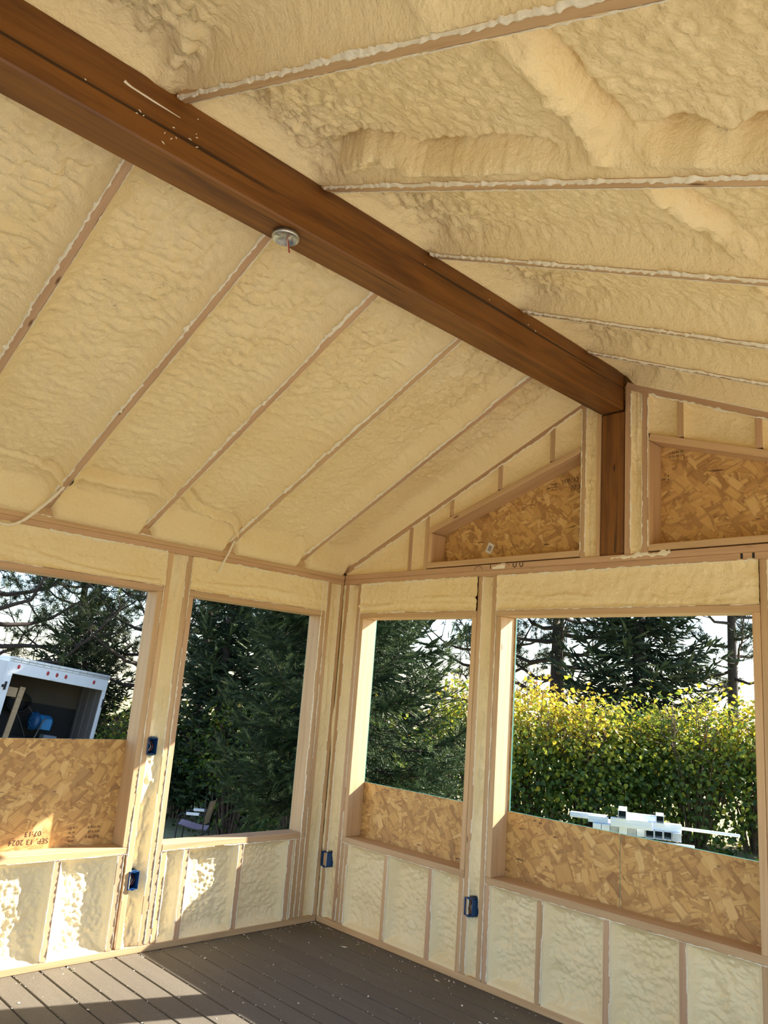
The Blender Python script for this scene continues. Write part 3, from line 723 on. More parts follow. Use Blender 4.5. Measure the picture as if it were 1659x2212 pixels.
lathe('knockout', [(0, -.0068), (.009, -.0068), (.0095, -.006)], M_STEEL, jb, 16).location = (-.022, .014, 0)

# blue outlet boxes
def outlet(W, a, z, label, lit):
    o = empty('outlet_box', W(a, -.012, z), label, 'outlet box', 'blue outlet boxes on the studs')
    wdt, hgt, dep, t = .031, .049, .085, .003
    m = MB()
    for lo, hi in (((-wdt, 0, -hgt), (-wdt+t, dep, hgt)), ((wdt-t, 0, -hgt), (wdt, dep, hgt)), ((-wdt, 0, -hgt), (wdt, dep, -hgt+t)), ((-wdt, 0, hgt-t), (wdt, dep, hgt)), ((-wdt, dep-t, -hgt), (wdt, dep, hgt))):
        A, B2 = W(lo[0], lo[1], lo[2]), W(hi[0], hi[1], hi[2]); m.box([min(p, q) for p, q in zip(A, B2)], [max(p, q) for p, q in zip(A, B2)])
    for s_ in (-1, 1):   # screw ears
        A, B2 = W(-.010, .0, s_*hgt*.99-.006), W(.010, .006, s_*hgt*.99+.006); m.box([min(p, q) for p, q in zip(A, B2)], [max(p, q) for p, q in zip(A, B2)])
    m.build('box_shell', M_BLUE, o)
    for k in range(2):
        x0 = -.012+.014*k
        MB().tube([W(x0, .08, .03), W(x0+.012, .05, .018), W(x0+.016, .028, -.004), W(x0+.006, .03, -.026), W(x0-.004, .05, -.034)], .0024, 6).build('wire', (M_WHITEWIRE, M_COPPER)[k], o, True)
    return o
outlet(LW, -1.432, 1.170, 'blue outlet box at mid height between the left wall windows', 0)
outlet(LW, -1.437, .407, 'blue outlet box low between the left wall windows, in sunlight', 1)
outlet(RW, -.048, .415, 'blue outlet box low in the corner of the room', 0)
outlet(RW, -1.372, .408, 'blue outlet box low between the two right wall windows', 0)

# foam-covered cables hanging at the eave
def cable(pts, rad, label):
    p = np.array(pts, float); n = 40; t = np.linspace(0, len(p)-1, n); q = np.stack([np.interp(t, np.arange(len(p)), p[:, k]) for k in range(3)], 1)
    for _ in range(4): q[1:-1] = (q[:-2]+2*q[1:-1]+q[2:])/4
    o = MB().tube([tuple(v) for v in q], [rad*(.7+.5*abs(math.sin(i*1.3))*random.uniform(.5, 1)) for i in range(n)], 7).build('hanging_cable', M_TRIM, None, True)
    return tag(o, label, 'cable')
cable([(-1.030, -.06, 2.57), (-1.045, -.055, 2.53), (-1.055, -.045, 2.495), (-1.075, -.035, 2.42), (-1.102, -.03, 2.36), (-1.115, -.02, 2.30), (-1.135, -.018, 2.292)], .0075, 'foam-crusted cable dangling over the plate above the second left window')
cable([(-2.286, -.20, 2.585), (-2.318, -.12, 2.51), (-2.36, -.07, 2.45), (-2.422, -.03, 2.372), (-2.491, -.02, 2.335), (-2.60, -.03, 2.36), (-2.8, -.05, 2.42), (-3.0, -.1, 2.53)], .010, 'foam-crusted cable looping down at the far left of the eave')

# ================================================================== OUTSIDE
def at(az, dist, z): a = math.radians(az); return Vector((CAM.x+dist*math.cos(a), CAM.y+dist*math.sin(a), z))
def gz(x, y):
    x, y = np.asarray(x, float), np.asarray(y, float)
    return -1.78+1.35*(1-sstep(1.5, 6.5, y-.15*x))*sstep(-6, 3, x)+.55*np.exp(-(((x-3.5)/3.5)**2+((y-16)/5.0)**2))
def mat_ground():
    m, nt, p = new_mat('autumn_grass'); b = NB(nt); v = b.coords(rnd=False)
    c = b.ramp(b.noise(v, .5, 4), [(.35, (.24, .22, .09)), (.6, (.40, .35, .18)), (.8, (.48, .41, .25))])
    c = b.mix(.5, c, b.ramp(b.noise(v, 14, 3), [(.3, (.15, .16, .05)), (.7, (.46, .40, .22))]))
    b.link(c, p.inputs['Base Color']); p.inputs['Roughness'].default_value = .9; b.bump(b.noise(v, 30, 3), p, .6, .03); return m
M_GRASS = mat_ground()
gx, gy = np.meshgrid(np.concatenate([np.linspace(-60, -8, 14), np.linspace(-7, 30, 75), np.linspace(32, 90, 14)]), np.concatenate([np.linspace(-60, -8, 14), np.linspace(-7, 30, 75), np.linspace(32, 90, 14)]), indexing='ij')
n_ = gx.shape[0]; ii = np.arange(n_*n_).reshape(n_, n_)
gf = np.stack([ii[:-1, :-1], ii[1:, :-1], ii[1:, 1:], ii[:-1, 1:]], -1).reshape(-1, 4)
g = fast_mesh('ground', np.stack([gx, gy, gz(gx, gy)+.03*fbm(gx, gy, 0, 2, 5)], -1), gf, M_GRASS, None, True)
tag(g, 'sloping lawn of autumn grass outside the room', 'lawn', kind='structure')

M_CONC = flat('bounce_slab_pale', (.52, .47, .38), .8, 0, .08, 3)
pt = MB().box((-11, -11.5, -2.0), (1.5, -4.72, -.33)).box((-11, -4.72, -2.0), (-5.25, 1.5, -.33)).build('bounce_slab', M_CONC)  # unseen pale slab, added to throw sunlight up onto the ceiling
tag(pt, 'added pale concrete slab, unseen behind the camera, bouncing light onto the ceiling', 'bounce_slab', kind='structure')
def leaf_mat(name, stops, trans=.35, rough=.45, spec=.1):
    m, nt, p = new_mat(name); b = NB(nt)
    at_ = b.n('Attribute', attribute_name='tint'); at_.attribute_name = 'tint'
    c = b.ramp(at_.outputs['Fac'], stops)
    b.link(c, p.inputs['Base Color']); p.inputs['Roughness'].default_value = rough; p.inputs['Specular IOR Level'].default_value = spec
    if trans:
        tr = b.n('BsdfTranslucent'); b.link(c, tr.inputs['Color']); mx = b.n('MixShader'); mx.inputs[0].default_value = trans
        b.link(p.outputs[0], mx.inputs[1]); b.link(tr.outputs[0], mx.inputs[2]); b.link(mx.outputs[0], nt.nodes['Material Output'].inputs['Surface'])
    return m
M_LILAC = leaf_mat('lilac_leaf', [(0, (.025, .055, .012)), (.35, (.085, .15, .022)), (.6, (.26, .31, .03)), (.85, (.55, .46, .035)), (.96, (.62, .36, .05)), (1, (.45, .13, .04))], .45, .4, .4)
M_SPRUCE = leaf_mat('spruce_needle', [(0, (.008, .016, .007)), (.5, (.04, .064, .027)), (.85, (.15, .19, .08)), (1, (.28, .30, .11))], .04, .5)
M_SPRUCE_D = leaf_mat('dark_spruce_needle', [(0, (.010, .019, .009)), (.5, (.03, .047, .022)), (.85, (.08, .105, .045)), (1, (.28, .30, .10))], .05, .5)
M_PINE = leaf_mat('pine_needle', [(0, (.014, .024, .01)), (.5, (.04, .058, .022)), (1, (.15, .17, .065))], .1, .5)
M_BARK = flat('bark', (.042, .031, .025), .85, 0, .4, 18)
M_TWIG = flat('twig', (.14, .095, .065), .8, 0, .3, 18)

def rot_frames(dirs, rng):
    d = dirs/np.linalg.norm(dirs, axis=1, keepdims=True)
    h = rng.normal(size=d.shape); a = np.cross(d, h); a /= np.linalg.norm(a, axis=1, keepdims=True)
    return np.stack([d, a, np.cross(d, a)], -1)       # columns
def scatter(T, FT, pos, fr, scl, tint):
    """copies of a small template mesh T placed by frames; returns verts, faces, tint"""
    n, k = len(pos), len(T)
    V = np.einsum('nij,kj->nki', fr, T)*scl[:, None, None]+pos[:, None, :]
    Fc = (FT[None]+k*np.arange(n)[:, None, None]).reshape(-1, FT.shape[1])
    return V.reshape(-1, 3), Fc, np.repeat(tint, k)
def brush(nn, ln, rad, wdt, seed):
    """a bottle-brush spruce sprig along +X, unit length 1"""
    r = np.random.default_rng(seed); V, Fs = [], []
    nc, cr = (3, .06) if nn >= 12 else (3, .10)
    for k in range(nc):
        a0, a1 = 6.2832/nc*k, 6.2832/nc*(k+1); k0 = len(V)
        V += [np.array([0, cr*.5*math.cos(a0), cr*.5*math.sin(a0)]), np.array([0, cr*.5*math.cos(a1), cr*.5*math.sin(a1)]), np.array([.55, cr*math.cos(a0), cr*math.sin(a0)]), np.array([.55, cr*math.cos(a1), cr*math.sin(a1)]), np.array([1.02, 0, 0])]
        Fs += [(k0, k0+1, k0+3), (k0, k0+3, k0+2), (k0+2, k0+3, k0+4)]
    for i in range(nn):
        x = .02+.93*i/nn; t = i*2.4; dr = np.array([0, math.cos(t), math.sin(t)])
        tip = np.array([x+.16+.05*r.random(), 0, 0])+dr*rad*(1-.35*x)*(.8+.4*r.random())
        sd_ = np.cross(dr, [1, 0, 0])*wdt; b0 = np.array([x, 0, 0])
        k = len(V); V += [b0-sd_, b0+sd_, tip]; Fs.append((k, k+1, k+2))
    return np.array(V), np.array(Fs)

def spruce(name, base, height, radius, zlo, whorl, per, blet, sprig, size, label, group, seed, mat, tipcol=0.0, zdetail=99, nneed=22, droop=.28, asym=None):
    rng = np.random.default_rng(seed); root = empty(name, tuple(base), label, 'tree', group)
    tr = MB().tube([(0, 0, 0), (.02, .01, height*.5), (0, 0, height)], [.02*height, .012*height, .006], 8); tr.build('trunk', M_BARK, root, True)
    br = MB(); P, Dr, S, Ti = [], [], [], []
    z = zlo
    while z < height-.15:
        f = z/height; L = radius*(1-f)**.85+.08
        for k in range(per):
            ph = k*2*math.pi/per+rng.uniform(-.3, .3)+z*3; l = L*rng.uniform(.78, 1.08); zz = z+rng.uniform(-.5, .5)*whorl
            if asym: l *= 1-asym[1]*max(0, math.cos(ph-asym[0]))
            s = np.linspace(0, 1, 7); dz = -droop*l*np.sin(s*2.2)*.8+.20*l*s**3+.12*l*s
            rr = s*l; cx, cy = math.cos(ph), math.sin(ph)
            pts = np.stack([cx*rr, cy*rr, zz+dz], 1); pts[:, :2] += rng.normal(0, .02*l, (7, 2))*s[:, None]
            br.tube([tuple(p) for p in pts], [.012*l*(1-.92*t)+.001 for t in s], 4)
            nb = max(3, int(l/blet)); tt = np.linspace(.12, 1.0, nb)
            if zz > zdetail: tt = tt[::2]
            nb = len(tt)
            bp = np.stack([np.interp(tt, s, pts[:, i]) for i in range(3)], 1); tg_ = np.gradient(pts, axis=0); td = np.stack([np.interp(tt, s, tg_[:, i]) for i in range(3)], 1)
            td /= np.linalg.norm(td, axis=1, keepdims=True)
            sdv = np.cross(td, [0, 0, 1.0]); sdv /= np.linalg.norm(sdv, axis=1, keepdims=True)
            P.append(bp+np.array([0, 0, .012])); Dr.append(td+rng.normal(0, .25, td.shape)+np.array([0, 0, .25])); S.append(size*rng.uniform(.8, 1.2, nb)); Ti.append(np.clip(rng.normal(.3, .15, nb)+.3*tt, 0, 1))
            for sg in (-1, 1):
                bd = td*.62+sdv*sg*.75+rng.normal(0, .12, td.shape)+np.array([0, 0, -.10]); bd /= np.linalg.norm(bd, axis=1, keepdims=True)
                bl = (.30*l*(1-tt)+.10*l+.05)*rng.uniform(.7, 1.15, nb)
                for q in range(12):
                    o_ = q*sprig; ok = o_ < bl
                    if not ok.any(): break
                    P.append(bp[ok]+bd[ok]*o_+rng.normal(0, .012, (ok.sum(), 3))+np.array([0, 0, -.25])*(o_**2)); 
                    dd = bd[ok]+rng.normal(0, .30, (ok.sum(), 3))+np.array([0, 0, -.12+.1*rng.random()]); Dr.append(dd)
                    S.append(size*rng.uniform(.8, 1.25, ok.sum())); e = (o_/np.maximum(bl[ok], .01))*.5+tt[ok]*.3
                    Ti.append(np.clip(rng.normal(.25, .16, ok.sum())+.45*e+tipcol*max(0, (f-.78)*5), 0, 1))
            P.append(bp[-1:]); Dr.append(td[-1:]); S.append(np.array([size*1.3])); Ti.append(np.array([.7]))
        z += whorl*(.85+.3*rng.random())
    T, FT = brush(nneed, 1, .25, .021, seed)
    V, Fc, ti = scatter(T, FT, np.concatenate(P), rot_frames(np.concatenate(Dr), rng), np.concatenate(S), np.concatenate(Ti))
    br.build('branches', M_BARK, root, True)['kind'] = 'stuff'
    o = fast_mesh('needles', V, Fc, mat, root, False, {'tint': ti}); o['kind'] = 'stuff'
    return root

def pine(base, height, trunk_r, label, seed, crown0=.22, spread=3.2, nb=46, lean=(0, 0)):
    rng = np.random.default_rng(seed); root = empty('pine_tree', tuple(base), label, 'tree', 'pines behind the hedge')
    tp = [(lean[0]*t*t, lean[1]*t*t, height*t) for t in (0, .25, .5, .75, 1)]
    MB().tube(tp, [trunk_r*1.1, trunk_r, trunk_r*.75, trunk_r*.45, .02], 9).build('trunk', M_BARK, root, True)
    br = MB(); P, Dr, S = [], [], []
    for k in range(nb):
        f = crown0+(1-crown0)*k/nb; ph = k*2.4+rng.uniform(-.5, .5); l = spread*(1-f)**.6*rng.uniform(.65, 1.1)+.3
        x0 = np.array([lean[0]*f*f, lean[1]*f*f, height*f]); rise = rng.uniform(.15, .75)
        s = np.linspace(0, 1, 8); d = np.array([math.cos(ph), math.sin(ph), 0])
        pts = x0+d[None]*(s*l)[:, None]+np.array([0, 0, 1.0])[None]*(rise*l*(s*.45+.55*s**2)-.12*l*np.sin(s*3.1))[:, None]+rng.normal(0, .035*l, (8, 3))*s[:, None]
        br.tube([tuple(p) for p in pts], [trunk_r*.30*(1-t)+.012 for t in s], 5)
        for q in range(int(5+l*3.2)):
            t = rng.uniform(.28, 1); p0 = np.array([np.interp(t, s, pts[:, i]) for i in range(3)])
            dd = d*rng.uniform(.2, 1)+np.array([0, 0, rng.uniform(-.1, .9)])+rng.normal(0, .6, 3); dd /= np.linalg.norm(dd); ll = rng.uniform(.25, .85)*(.5+.25*l)
            m_ = p0+dd*ll*.5+rng.normal(0, .05, 3); e = p0+dd*ll+np.array([0, 0, .10])
            br.tube([tuple(p0), tuple(m_), tuple(e)], [.016, .012, .007], 3)
            for u in (.55, .8, 1.0):
                P.append(p0+(e-p0)*u+rng.normal(0, .05, 3)); Dr.append(dd+rng.normal(0, .3, 3)+np.array([0, 0, .25])); S.append(rng.uniform(.20, .34))
    r = np.random.default_rng(3); V, Fs = [], []
    for i in range(30):
        d = r.normal(size=3); d[0] = abs(d[0])*1.2-.25; d /= np.linalg.norm(d); sdv = np.cross(d, r.normal(size=3)); sdv = sdv/np.linalg.norm(sdv)*.028
        b0 = np.array([r.uniform(-.3, .2), 0, 0]); k = len(V); V += [b0-sdv, b0+sdv, b0+d*r.uniform(.6, 1)]; Fs.append((k, k+1, k+2))
    P, Dr, S = np.array(P), np.array(Dr), np.array(S)
    V2, Fc, ti = scatter(np.array(V), np.array(Fs), P, rot_frames(Dr, rng), S, np.clip(rng.normal(.4, .22, len(P)), 0, 1))
    br.build('branches', M_BARK, root, True)['kind'] = 'stuff'
    o = fast_mesh('needles', V2, Fc, M_PINE, root, False, {'tint': ti}); o['kind'] = 'stuff'; return root

LEAF = np.array([(0, 0, 0), (.42, .40, .10), (.42, -.40, .10), (.40, 0, 0), (1.0, 0, -.14), (.10, .34, .06), (.10, -.34, .06)], float)
LEAFF = np.array([(0, 3, 5), (3, 1, 5), (0, 6, 3), (3, 6, 2), (3, 4, 1), (3, 2, 4)])
def shrub(base, rx, ry, h, label, group, seed, nleaf, yellow, lsize=.092, red=.02):
    rng = np.random.default_rng(seed); root = empty('lilac_shrub', tuple(base), label, 'shrub', group)
    st = MB(); tips = []
    for k in range(26):
        a = rng.uniform(0, 6.28); q = math.sqrt(rng.random()); ex, ey = rx*.92*q*math.cos(a), ry*.92*q*math.sin(a); hz = h*rng.uniform(.75, 1.0)*(1-.22*q*q)
        pts = [(ex*.2, ey*.2, 0), (ex*.45+rng.normal(0, .05), ey*.45+rng.normal(0, .05), hz*.35), (ex*.8+rng.normal(0, .06), ey*.8+rng.normal(0, .06), hz*.7), (ex, ey, hz)]
        st.tube(pts, [.024, .018, .011, .004], 4); tips.append((pts, a))
        for j in range(7):
            t = rng.uniform(.3, .95); i = min(2, int(t*3)); u = t*3-i; p = np.array(pts[i])*(1-u)+np.array(pts[i+1])*u
            d = np.array([math.cos(a+rng.normal(0, 1.2)), math.sin(a+rng.normal(0, 1.2)), rng.uniform(.2, 1.1)])*rng.uniform(.2, .5)
            st.tube([tuple(p), tuple(p+d*.6+rng.normal(0, .02, 3)), tuple(p+d)], [.008, .006, .003], 3)
    # leaves in clumps through the outer part of the crown
    nc = 230; u = rng.normal(size=(nc, 3)); u /= np.linalg.norm(u, axis=1, keepdims=True); u[:, 2] = np.abs(u[:, 2])*1.0-.25*(rng.random(nc))
    rad = .62+.40*rng.random(nc)**.6
    cc = u*rad[:, None]*np.array([rx, ry, h*.52])+np.array([0, 0, h*.46])
    low = rng.random(nc) < .42
    cc[low, 2] = rng.uniform(.08, .6, low.sum())*h; cc[low, :2] = u[low, :2]/np.maximum(np.linalg.norm(u[low, :2], axis=1, keepdims=True), .1)*np.array([rx, ry])*rng.uniform(.7, 1.0, (low.sum(), 1))
    ci = rng.integers(0, nc, nleaf); pos = cc[ci]+rng.normal(0, 1, (nleaf, 3))*np.array([.17, .17, .20])
    pos[:, 2] = np.clip(pos[:, 2], .05, None)
    out = pos-np.array([0, 0, h*.4]); out /= np.linalg.norm(out, axis=1, keepdims=True)
    d = out*.5+rng.normal(0, .55, (nleaf, 3))+np.array([0, 0, -.35]); d /= np.linalg.norm(d, axis=1, keepdims=True)
    nrm = out*.6+np.array([0, 0, .6])+rng.normal(0, .5, (nleaf, 3)); b2 = np.cross(nrm, d); b2 /= np.linalg.norm(b2, axis=1, keepdims=True)
    fr = np.stack([d, b2, np.cross(d, b2)], -1)
    ct = rng.normal(0, .16, nc)[ci]
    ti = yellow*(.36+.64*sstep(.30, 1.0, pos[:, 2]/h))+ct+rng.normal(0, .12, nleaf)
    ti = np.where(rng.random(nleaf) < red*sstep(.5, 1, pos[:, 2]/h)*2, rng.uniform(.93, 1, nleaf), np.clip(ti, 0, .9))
    V, Fc, tt = scatter(LEAF, LEAFF, pos, fr, lsize*rng.uniform(.65, 1.2, nleaf), ti)
    st.build('stems', M_TWIG, root, True)['kind'] = 'stuff'
    o = fast_mesh('leaves', V, Fc, M_LILAC, root, False, {'tint': tt}); o['kind'] = 'stuff'; return root

def on_ground(az, dist):
    p = at(az, dist, 0); p.z = float(gz(p.x, p.y)); return p
# the hedge seen through the right wall, from left to right
HR = [(39.5, 14.4, 2.05, .62, 'tall yellow-green lilac at the left end of the hedge, behind the corner spruce'),
      (35.6, 14.2, 1.98, .80, 'bright yellow lilac filling the left of the wide window'),
      (31.6, 14.1, 1.78, .78, 'yellow lilac left of centre in the wide window, behind the white posts'),
      (28.4, 14.6, 1.72, .50, 'lower greener lilac below the dark spruce in the wide window'),
      (25.2, 14.2, 2.02, .58, 'thin-leaved bare-stemmed lilac right of centre in the wide window'),
      (21.6, 14.4, 1.92, .62, 'yellow lilac at the right edge of the wide window'),
      (18.0, 14.6, 1.9, .6, 'yellow lilac at the hedge end beyond the wide window')]
for k, (az, dist, ztop, yel, lab) in enumerate(HR):
    p = on_ground(az, dist)
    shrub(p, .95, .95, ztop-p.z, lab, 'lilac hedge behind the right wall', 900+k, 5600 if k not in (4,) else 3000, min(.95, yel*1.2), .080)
HL = [(46.0, 16.0, 1.5, .45, 'green lilac hidden behind the near spruce, beside the room corner'), (51.5, 16.5, 1.45, .5, 'dim lilac behind the near spruce in the second left window'),
      (56.0, 18.2, 1.3, .55, 'lilac behind the folding chair in the second left window'), (59.6, 19.5, 1.2, .5, 'lilac between the mullion and the folding chair'),
      (62.2, 20.6, 1.05, .6, 'lilac close to the right side of the white trailer')]
for k, (az, dist, ztop, yel, lab) in enumerate(HL):
    p = on_ground(az, dist)
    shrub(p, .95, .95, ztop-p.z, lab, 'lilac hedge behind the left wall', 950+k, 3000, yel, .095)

# trees
p = on_ground(50.3, 8.7)
spruce('spruce_tree', p, 9.0, 1.98, 1.1, .43, 9, .066, .064, .13, 'big green spruce just outside the room corner', 'spruces outside', 11, M_SPRUCE, zdetail=4.6, droop=.42, nneed=27, asym=(math.radians(150), .42))
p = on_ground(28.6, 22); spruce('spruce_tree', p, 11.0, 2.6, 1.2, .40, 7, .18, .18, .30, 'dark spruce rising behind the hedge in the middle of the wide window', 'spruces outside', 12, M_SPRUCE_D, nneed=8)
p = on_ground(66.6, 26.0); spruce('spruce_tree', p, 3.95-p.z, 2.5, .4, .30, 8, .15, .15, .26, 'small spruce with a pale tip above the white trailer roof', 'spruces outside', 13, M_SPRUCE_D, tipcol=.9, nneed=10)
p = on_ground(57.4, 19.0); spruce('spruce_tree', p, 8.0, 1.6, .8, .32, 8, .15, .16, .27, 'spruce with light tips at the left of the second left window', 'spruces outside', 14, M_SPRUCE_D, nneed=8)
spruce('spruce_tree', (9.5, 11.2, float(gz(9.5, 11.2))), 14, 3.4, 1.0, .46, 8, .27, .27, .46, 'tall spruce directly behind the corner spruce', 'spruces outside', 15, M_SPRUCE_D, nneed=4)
for k, (az, dist, hh, tr_, cz, sp, nb, lab) in enumerate([
    (34.0, 25, 12.5, .23, .28, 4.2, 46, 'thick-trunked pine at the left of the wide window'),
    (22.75, 24, 12, .13, .22, 2.9, 44, 'thin-trunked pine at the right of the wide window'),
    (39.0, 27, 12, .18, .25, 3.6, 40, 'pine behind the corner spruce, left of the wide window'),
    (67.3, 31, 14, .14, .25, 3.6, 46, 'pine with its trunk behind the small spruce tip'),
    (73.2, 27, 14, .24, .2, 6.0, 60, 'pine with long curved branches above the trailer door'),
    (62.3, 25, 12, .17, .22, 3.6, 46, 'pine right of the small spruce, beside the mullion'),
    (53.5, 28, 13, .18, .2, 3.8, 44, 'pine far behind the second left window'),
    (58.8, 30, 13, .18, .2, 3.6, 40, 'pine far behind the chair')]):
    pine(on_ground(az, dist), hh, tr_, lab, 40+k, cz, sp, nb)

# ---- white cargo trailer with its rear door open
M_WHITE = flat('white_paint', (.78, .79, .80), .35, 0, .03, 3)
M_ALU = flat('aluminium_trim', (.62, .63, .64), .4, .6, .08, 8)
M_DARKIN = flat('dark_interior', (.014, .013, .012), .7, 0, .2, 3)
M_TAN = flat('tan_panel', (.09, .07, .048), .7, 0, .12, 2)
M_RED = flat('red_lens', (.42, .03, .03), .25, 0, .1)
M_RUBBER = flat('rubber', (.02, .02, .02), .8)
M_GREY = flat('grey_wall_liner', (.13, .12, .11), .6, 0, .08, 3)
th = math.radians(7.0); e_ = Vector((math.cos(th), -.034*math.cos(th), -math.sin(th))).normalized(); b_ = Vector((.034, 1.0, 0)).normalized(); u_ = e_.cross(b_).normalized()
Ltop = at(71.1, 19.6, 1.71); org = Ltop-u_*2.30
TM = Matrix.Identity(4)
for i in range(3): TM[i][0], TM[i][1], TM[i][2], TM[i][3] = e_[i], b_[i], u_[i], org[i]
trl = empty('cargo_trailer', label='white cargo trailer parked with its open dark rear facing the room', cat='trailer', mat=TM)
TWd, TL, TH = 2.33, 4.8, 2.30
def tb(name, lo, hi, mat, bevel=.0):
    bm = bmesh.new(); bm_box(bm, lo, hi, bevel); return from_bm(name, bm, mat, trl)
tb('side_wall', (0, 0.03, -.1), (.04, TL, TH-.05), M_WHITE); tb('side_wall', (TWd-.04, .03, -.1), (TWd, TL, TH-.05), M_WHITE)
tb('roof', (0, .0, TH-.05), (TWd, TL, TH), M_WHITE, .01); tb('trailer_floor', (0, 0, -.12), (TWd, TL, 0), M_DARKIN); tb('front_wall', (0, TL-.04, -.1), (TWd, TL, TH), M_WHITE)
tb('roof_rail', (-.012, -.03, TH-.052), (TWd+.012, .0, TH+.004), M_ALU, .006); tb('roof_rail', (-.008, -.024, TH-.105), (TWd+.008, 0, TH-.055), M_ALU, .006)
tb('rear_header', (0, -.018, TH-.36), (TWd, .06, TH-.105), M_WHITE, .008)
tb('rear_post', (0, -.018, -.1), (.135, .06, TH-.36), M_WHITE, .008); tb('rear_post', (TWd-.075, -.018, -.1), (TWd, .06, TH-.36), M_WHITE, .008)
rv = MB()
for k in range(14):
    for zz in (TH-.028, TH-.08): rv.box((.06+k*.17, -.034, zz-.006), (.072+k*.17, -.028, zz+.006))
rv.build('rivets', M_RUBBER, trl)['kind'] = 'stuff'
for k, x in enumerate((.22, .88, 1.09, 1.30, 1.98)):
    o = lathe('marker_light', [(0, .022), (.022, .019), (.035, .01), (.038, 0)], M_RED, trl, 20); o.rotation_euler = (math.pi/2, 0, 0); o.location = (x, -.018, TH-.215+(.0 if k else .02)); o.scale = (.8, 1.3, 1)
tb('licence_lamp', (.94, -.05, TH-.36), (1.05, -.018, TH-.32), M_ALU, .006)
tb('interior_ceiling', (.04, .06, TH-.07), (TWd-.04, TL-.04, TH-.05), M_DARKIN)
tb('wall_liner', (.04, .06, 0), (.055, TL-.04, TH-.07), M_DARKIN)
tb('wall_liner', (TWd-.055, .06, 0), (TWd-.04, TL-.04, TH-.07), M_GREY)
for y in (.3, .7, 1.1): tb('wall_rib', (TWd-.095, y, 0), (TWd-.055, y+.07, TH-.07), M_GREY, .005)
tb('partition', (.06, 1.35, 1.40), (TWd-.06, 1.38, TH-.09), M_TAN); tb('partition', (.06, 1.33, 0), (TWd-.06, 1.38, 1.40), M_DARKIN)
# open rear door swung out to the left, and its hinge
dr = tb('rear_door', (-1.15, -.55, -.05), (-1.12, -.50, TH-.12), M_WHITE)
bm = bmesh.new(); bm_box(bm, (-1.12, -.02, 0), (0, .02, TH-.12), .006); dme = dr.data; bm.to_mesh(dme); bm.free(); dr.location = (-.02, -.02, 0); dr.rotation_euler = (0, 0, .30)
tb('door_hinge', (-.10, -.045, 1.62), (.07, -.016, 1.68), M_DARKIN, .004); tb('door_hinge', (.03, -.05, 1.57), (.07, -.016, 1.75), M_DARKIN, .004); tb('door_hinge', (TWd-.03, -.05, 1.55), (TWd+.015, -.016, 1.75), M_DARKIN, .004)
for x in (-.02, TWd-.20):
    for y in (2.1, 2.95):
        o = lathe('wheel', [(0, .11), (.17, .11), (.19, .10), (.33, .11), (.35, .08), (.35, -.08), (.33, -.1), (0, -.1)], M_RUBBER, trl, 24); o.rotation_euler = (0, math.pi/2, 0); o.location = (x+.11, y, -.45)
tb('axle_frame', (.3, .2, -.45), (TWd-.3, TL, -.12), M_DARKIN)
# things stored inside
def inside(name, x, y, z, label, cat):
    return empty(name, label=label, cat=cat, mat=TM @ Matrix.Translation((x, y, z)))
M_BLOWER = flat('blue_enamel', (.03, .22, .46), .35, 0, .1)
M_BLOWER2 = flat('dark_blue_enamel', (.015, .075, .19), .4, 0, .1)
bl = inside('air_blower', 1.18, .85, 1.0, 'blue electric motor with round fan cover inside the trailer', 'motor')
o = lathe('motor_body', [(0, 0), (.17, 0), (.175, .02), (.175, .36), (.15, .40), (0, .41)], M_BLOWER, bl, 24); o.rotation_euler = (0, math.pi/2, .25)
o = lathe('fan_cover', [(0, -.10), (.10, -.10), (.20, -.06), (.225, 0), (.2, .03), (0, .03)], M_BLOWER2, bl, 28); o.rotation_euler = (0, math.pi/2, .25)
for k in range(8):
    MB().tube([(-.105, .03*math.cos(k*.785), .03*math.sin(k*.785)), (-.075, .19*math.cos(k*.785), .19*math.sin(k*.785))], .006, 4).build('fan_guard_bar', M_BLOWER, bl)
bm = bmesh.new(); bm_box(bm, (.1, -.24, -.16), (.34, -.15, .10), .015); from_bm('terminal_box', bm, M_BLOWER, bl)
MB().tube([(.2, -.2, .1), (.1, -.3, .05), (.02, -.3, -.3), (-.05, -.2, -.6)], .016, 6).build('power_cord', M_GREY, bl, True)
cab = inside('machine_cabinet', .35, 1.1, 0, 'black machine cabinet deep inside the trailer on the left', 'cabinet')
bm = bmesh.new(); bm_box(bm, (0, 0, 0), (1.15, .2, .62), .02); from_bm('body', bm, M_DARKIN, cab)
for x in (.02, .95): MB().box((x, -.006, .42), (x+.11, 0, .50)).build('white_label', M_PAPER, cab)
MB().tube([(.35, -.1, 1.25), (.55, -.15, .95), (.75, -.15, .62)], .008, 5).build('hose', M_GREY, cab, True)
hs = inside('hose_coil', .80, 1.1, 1.35, 'coil of dark hose hanging inside the trailer behind the motor', 'hose')
hm = MB()
for k in range(4): hm.tube([(.26*math.cos(t)+.02*k, .04*k, .22*math.sin(t)) for t in np.linspace(0, 6.28, 22)], .022, 6)
hm.build('coil', M_RUBBER, hs, True); MB().tube([(.24, -.02, -.05), (.38, -.06, -.20), (.5, -.05, -.27)], .02, 6).build('hose_end', M_TAN, hs, True)
gb = inside('control_box', 1.42, .62, .12, 'grey control box on the trailer floor below the motor', 'box')
bm = bmesh.new(); bm_box(bm, (0, 0, 0), (.30, .3, .62), .01); from_bm('case', bm, flat('grey_enamel', (.20, .23, .26), .5, 0, .06), gb)
for k in range(5): MB().box((.03, -.006, .2+k*.06), (.15, 0, .225+k*.06)).build('vent_slat', M_DARKIN, gb)
MB().box((.22, -.006, .5), (.24, 0, .53)).build('switch', M_PAPER, gb); MB().box((.25, -.006, .5), (.27, 0, .53)).build('switch', M_PAPER, gb)
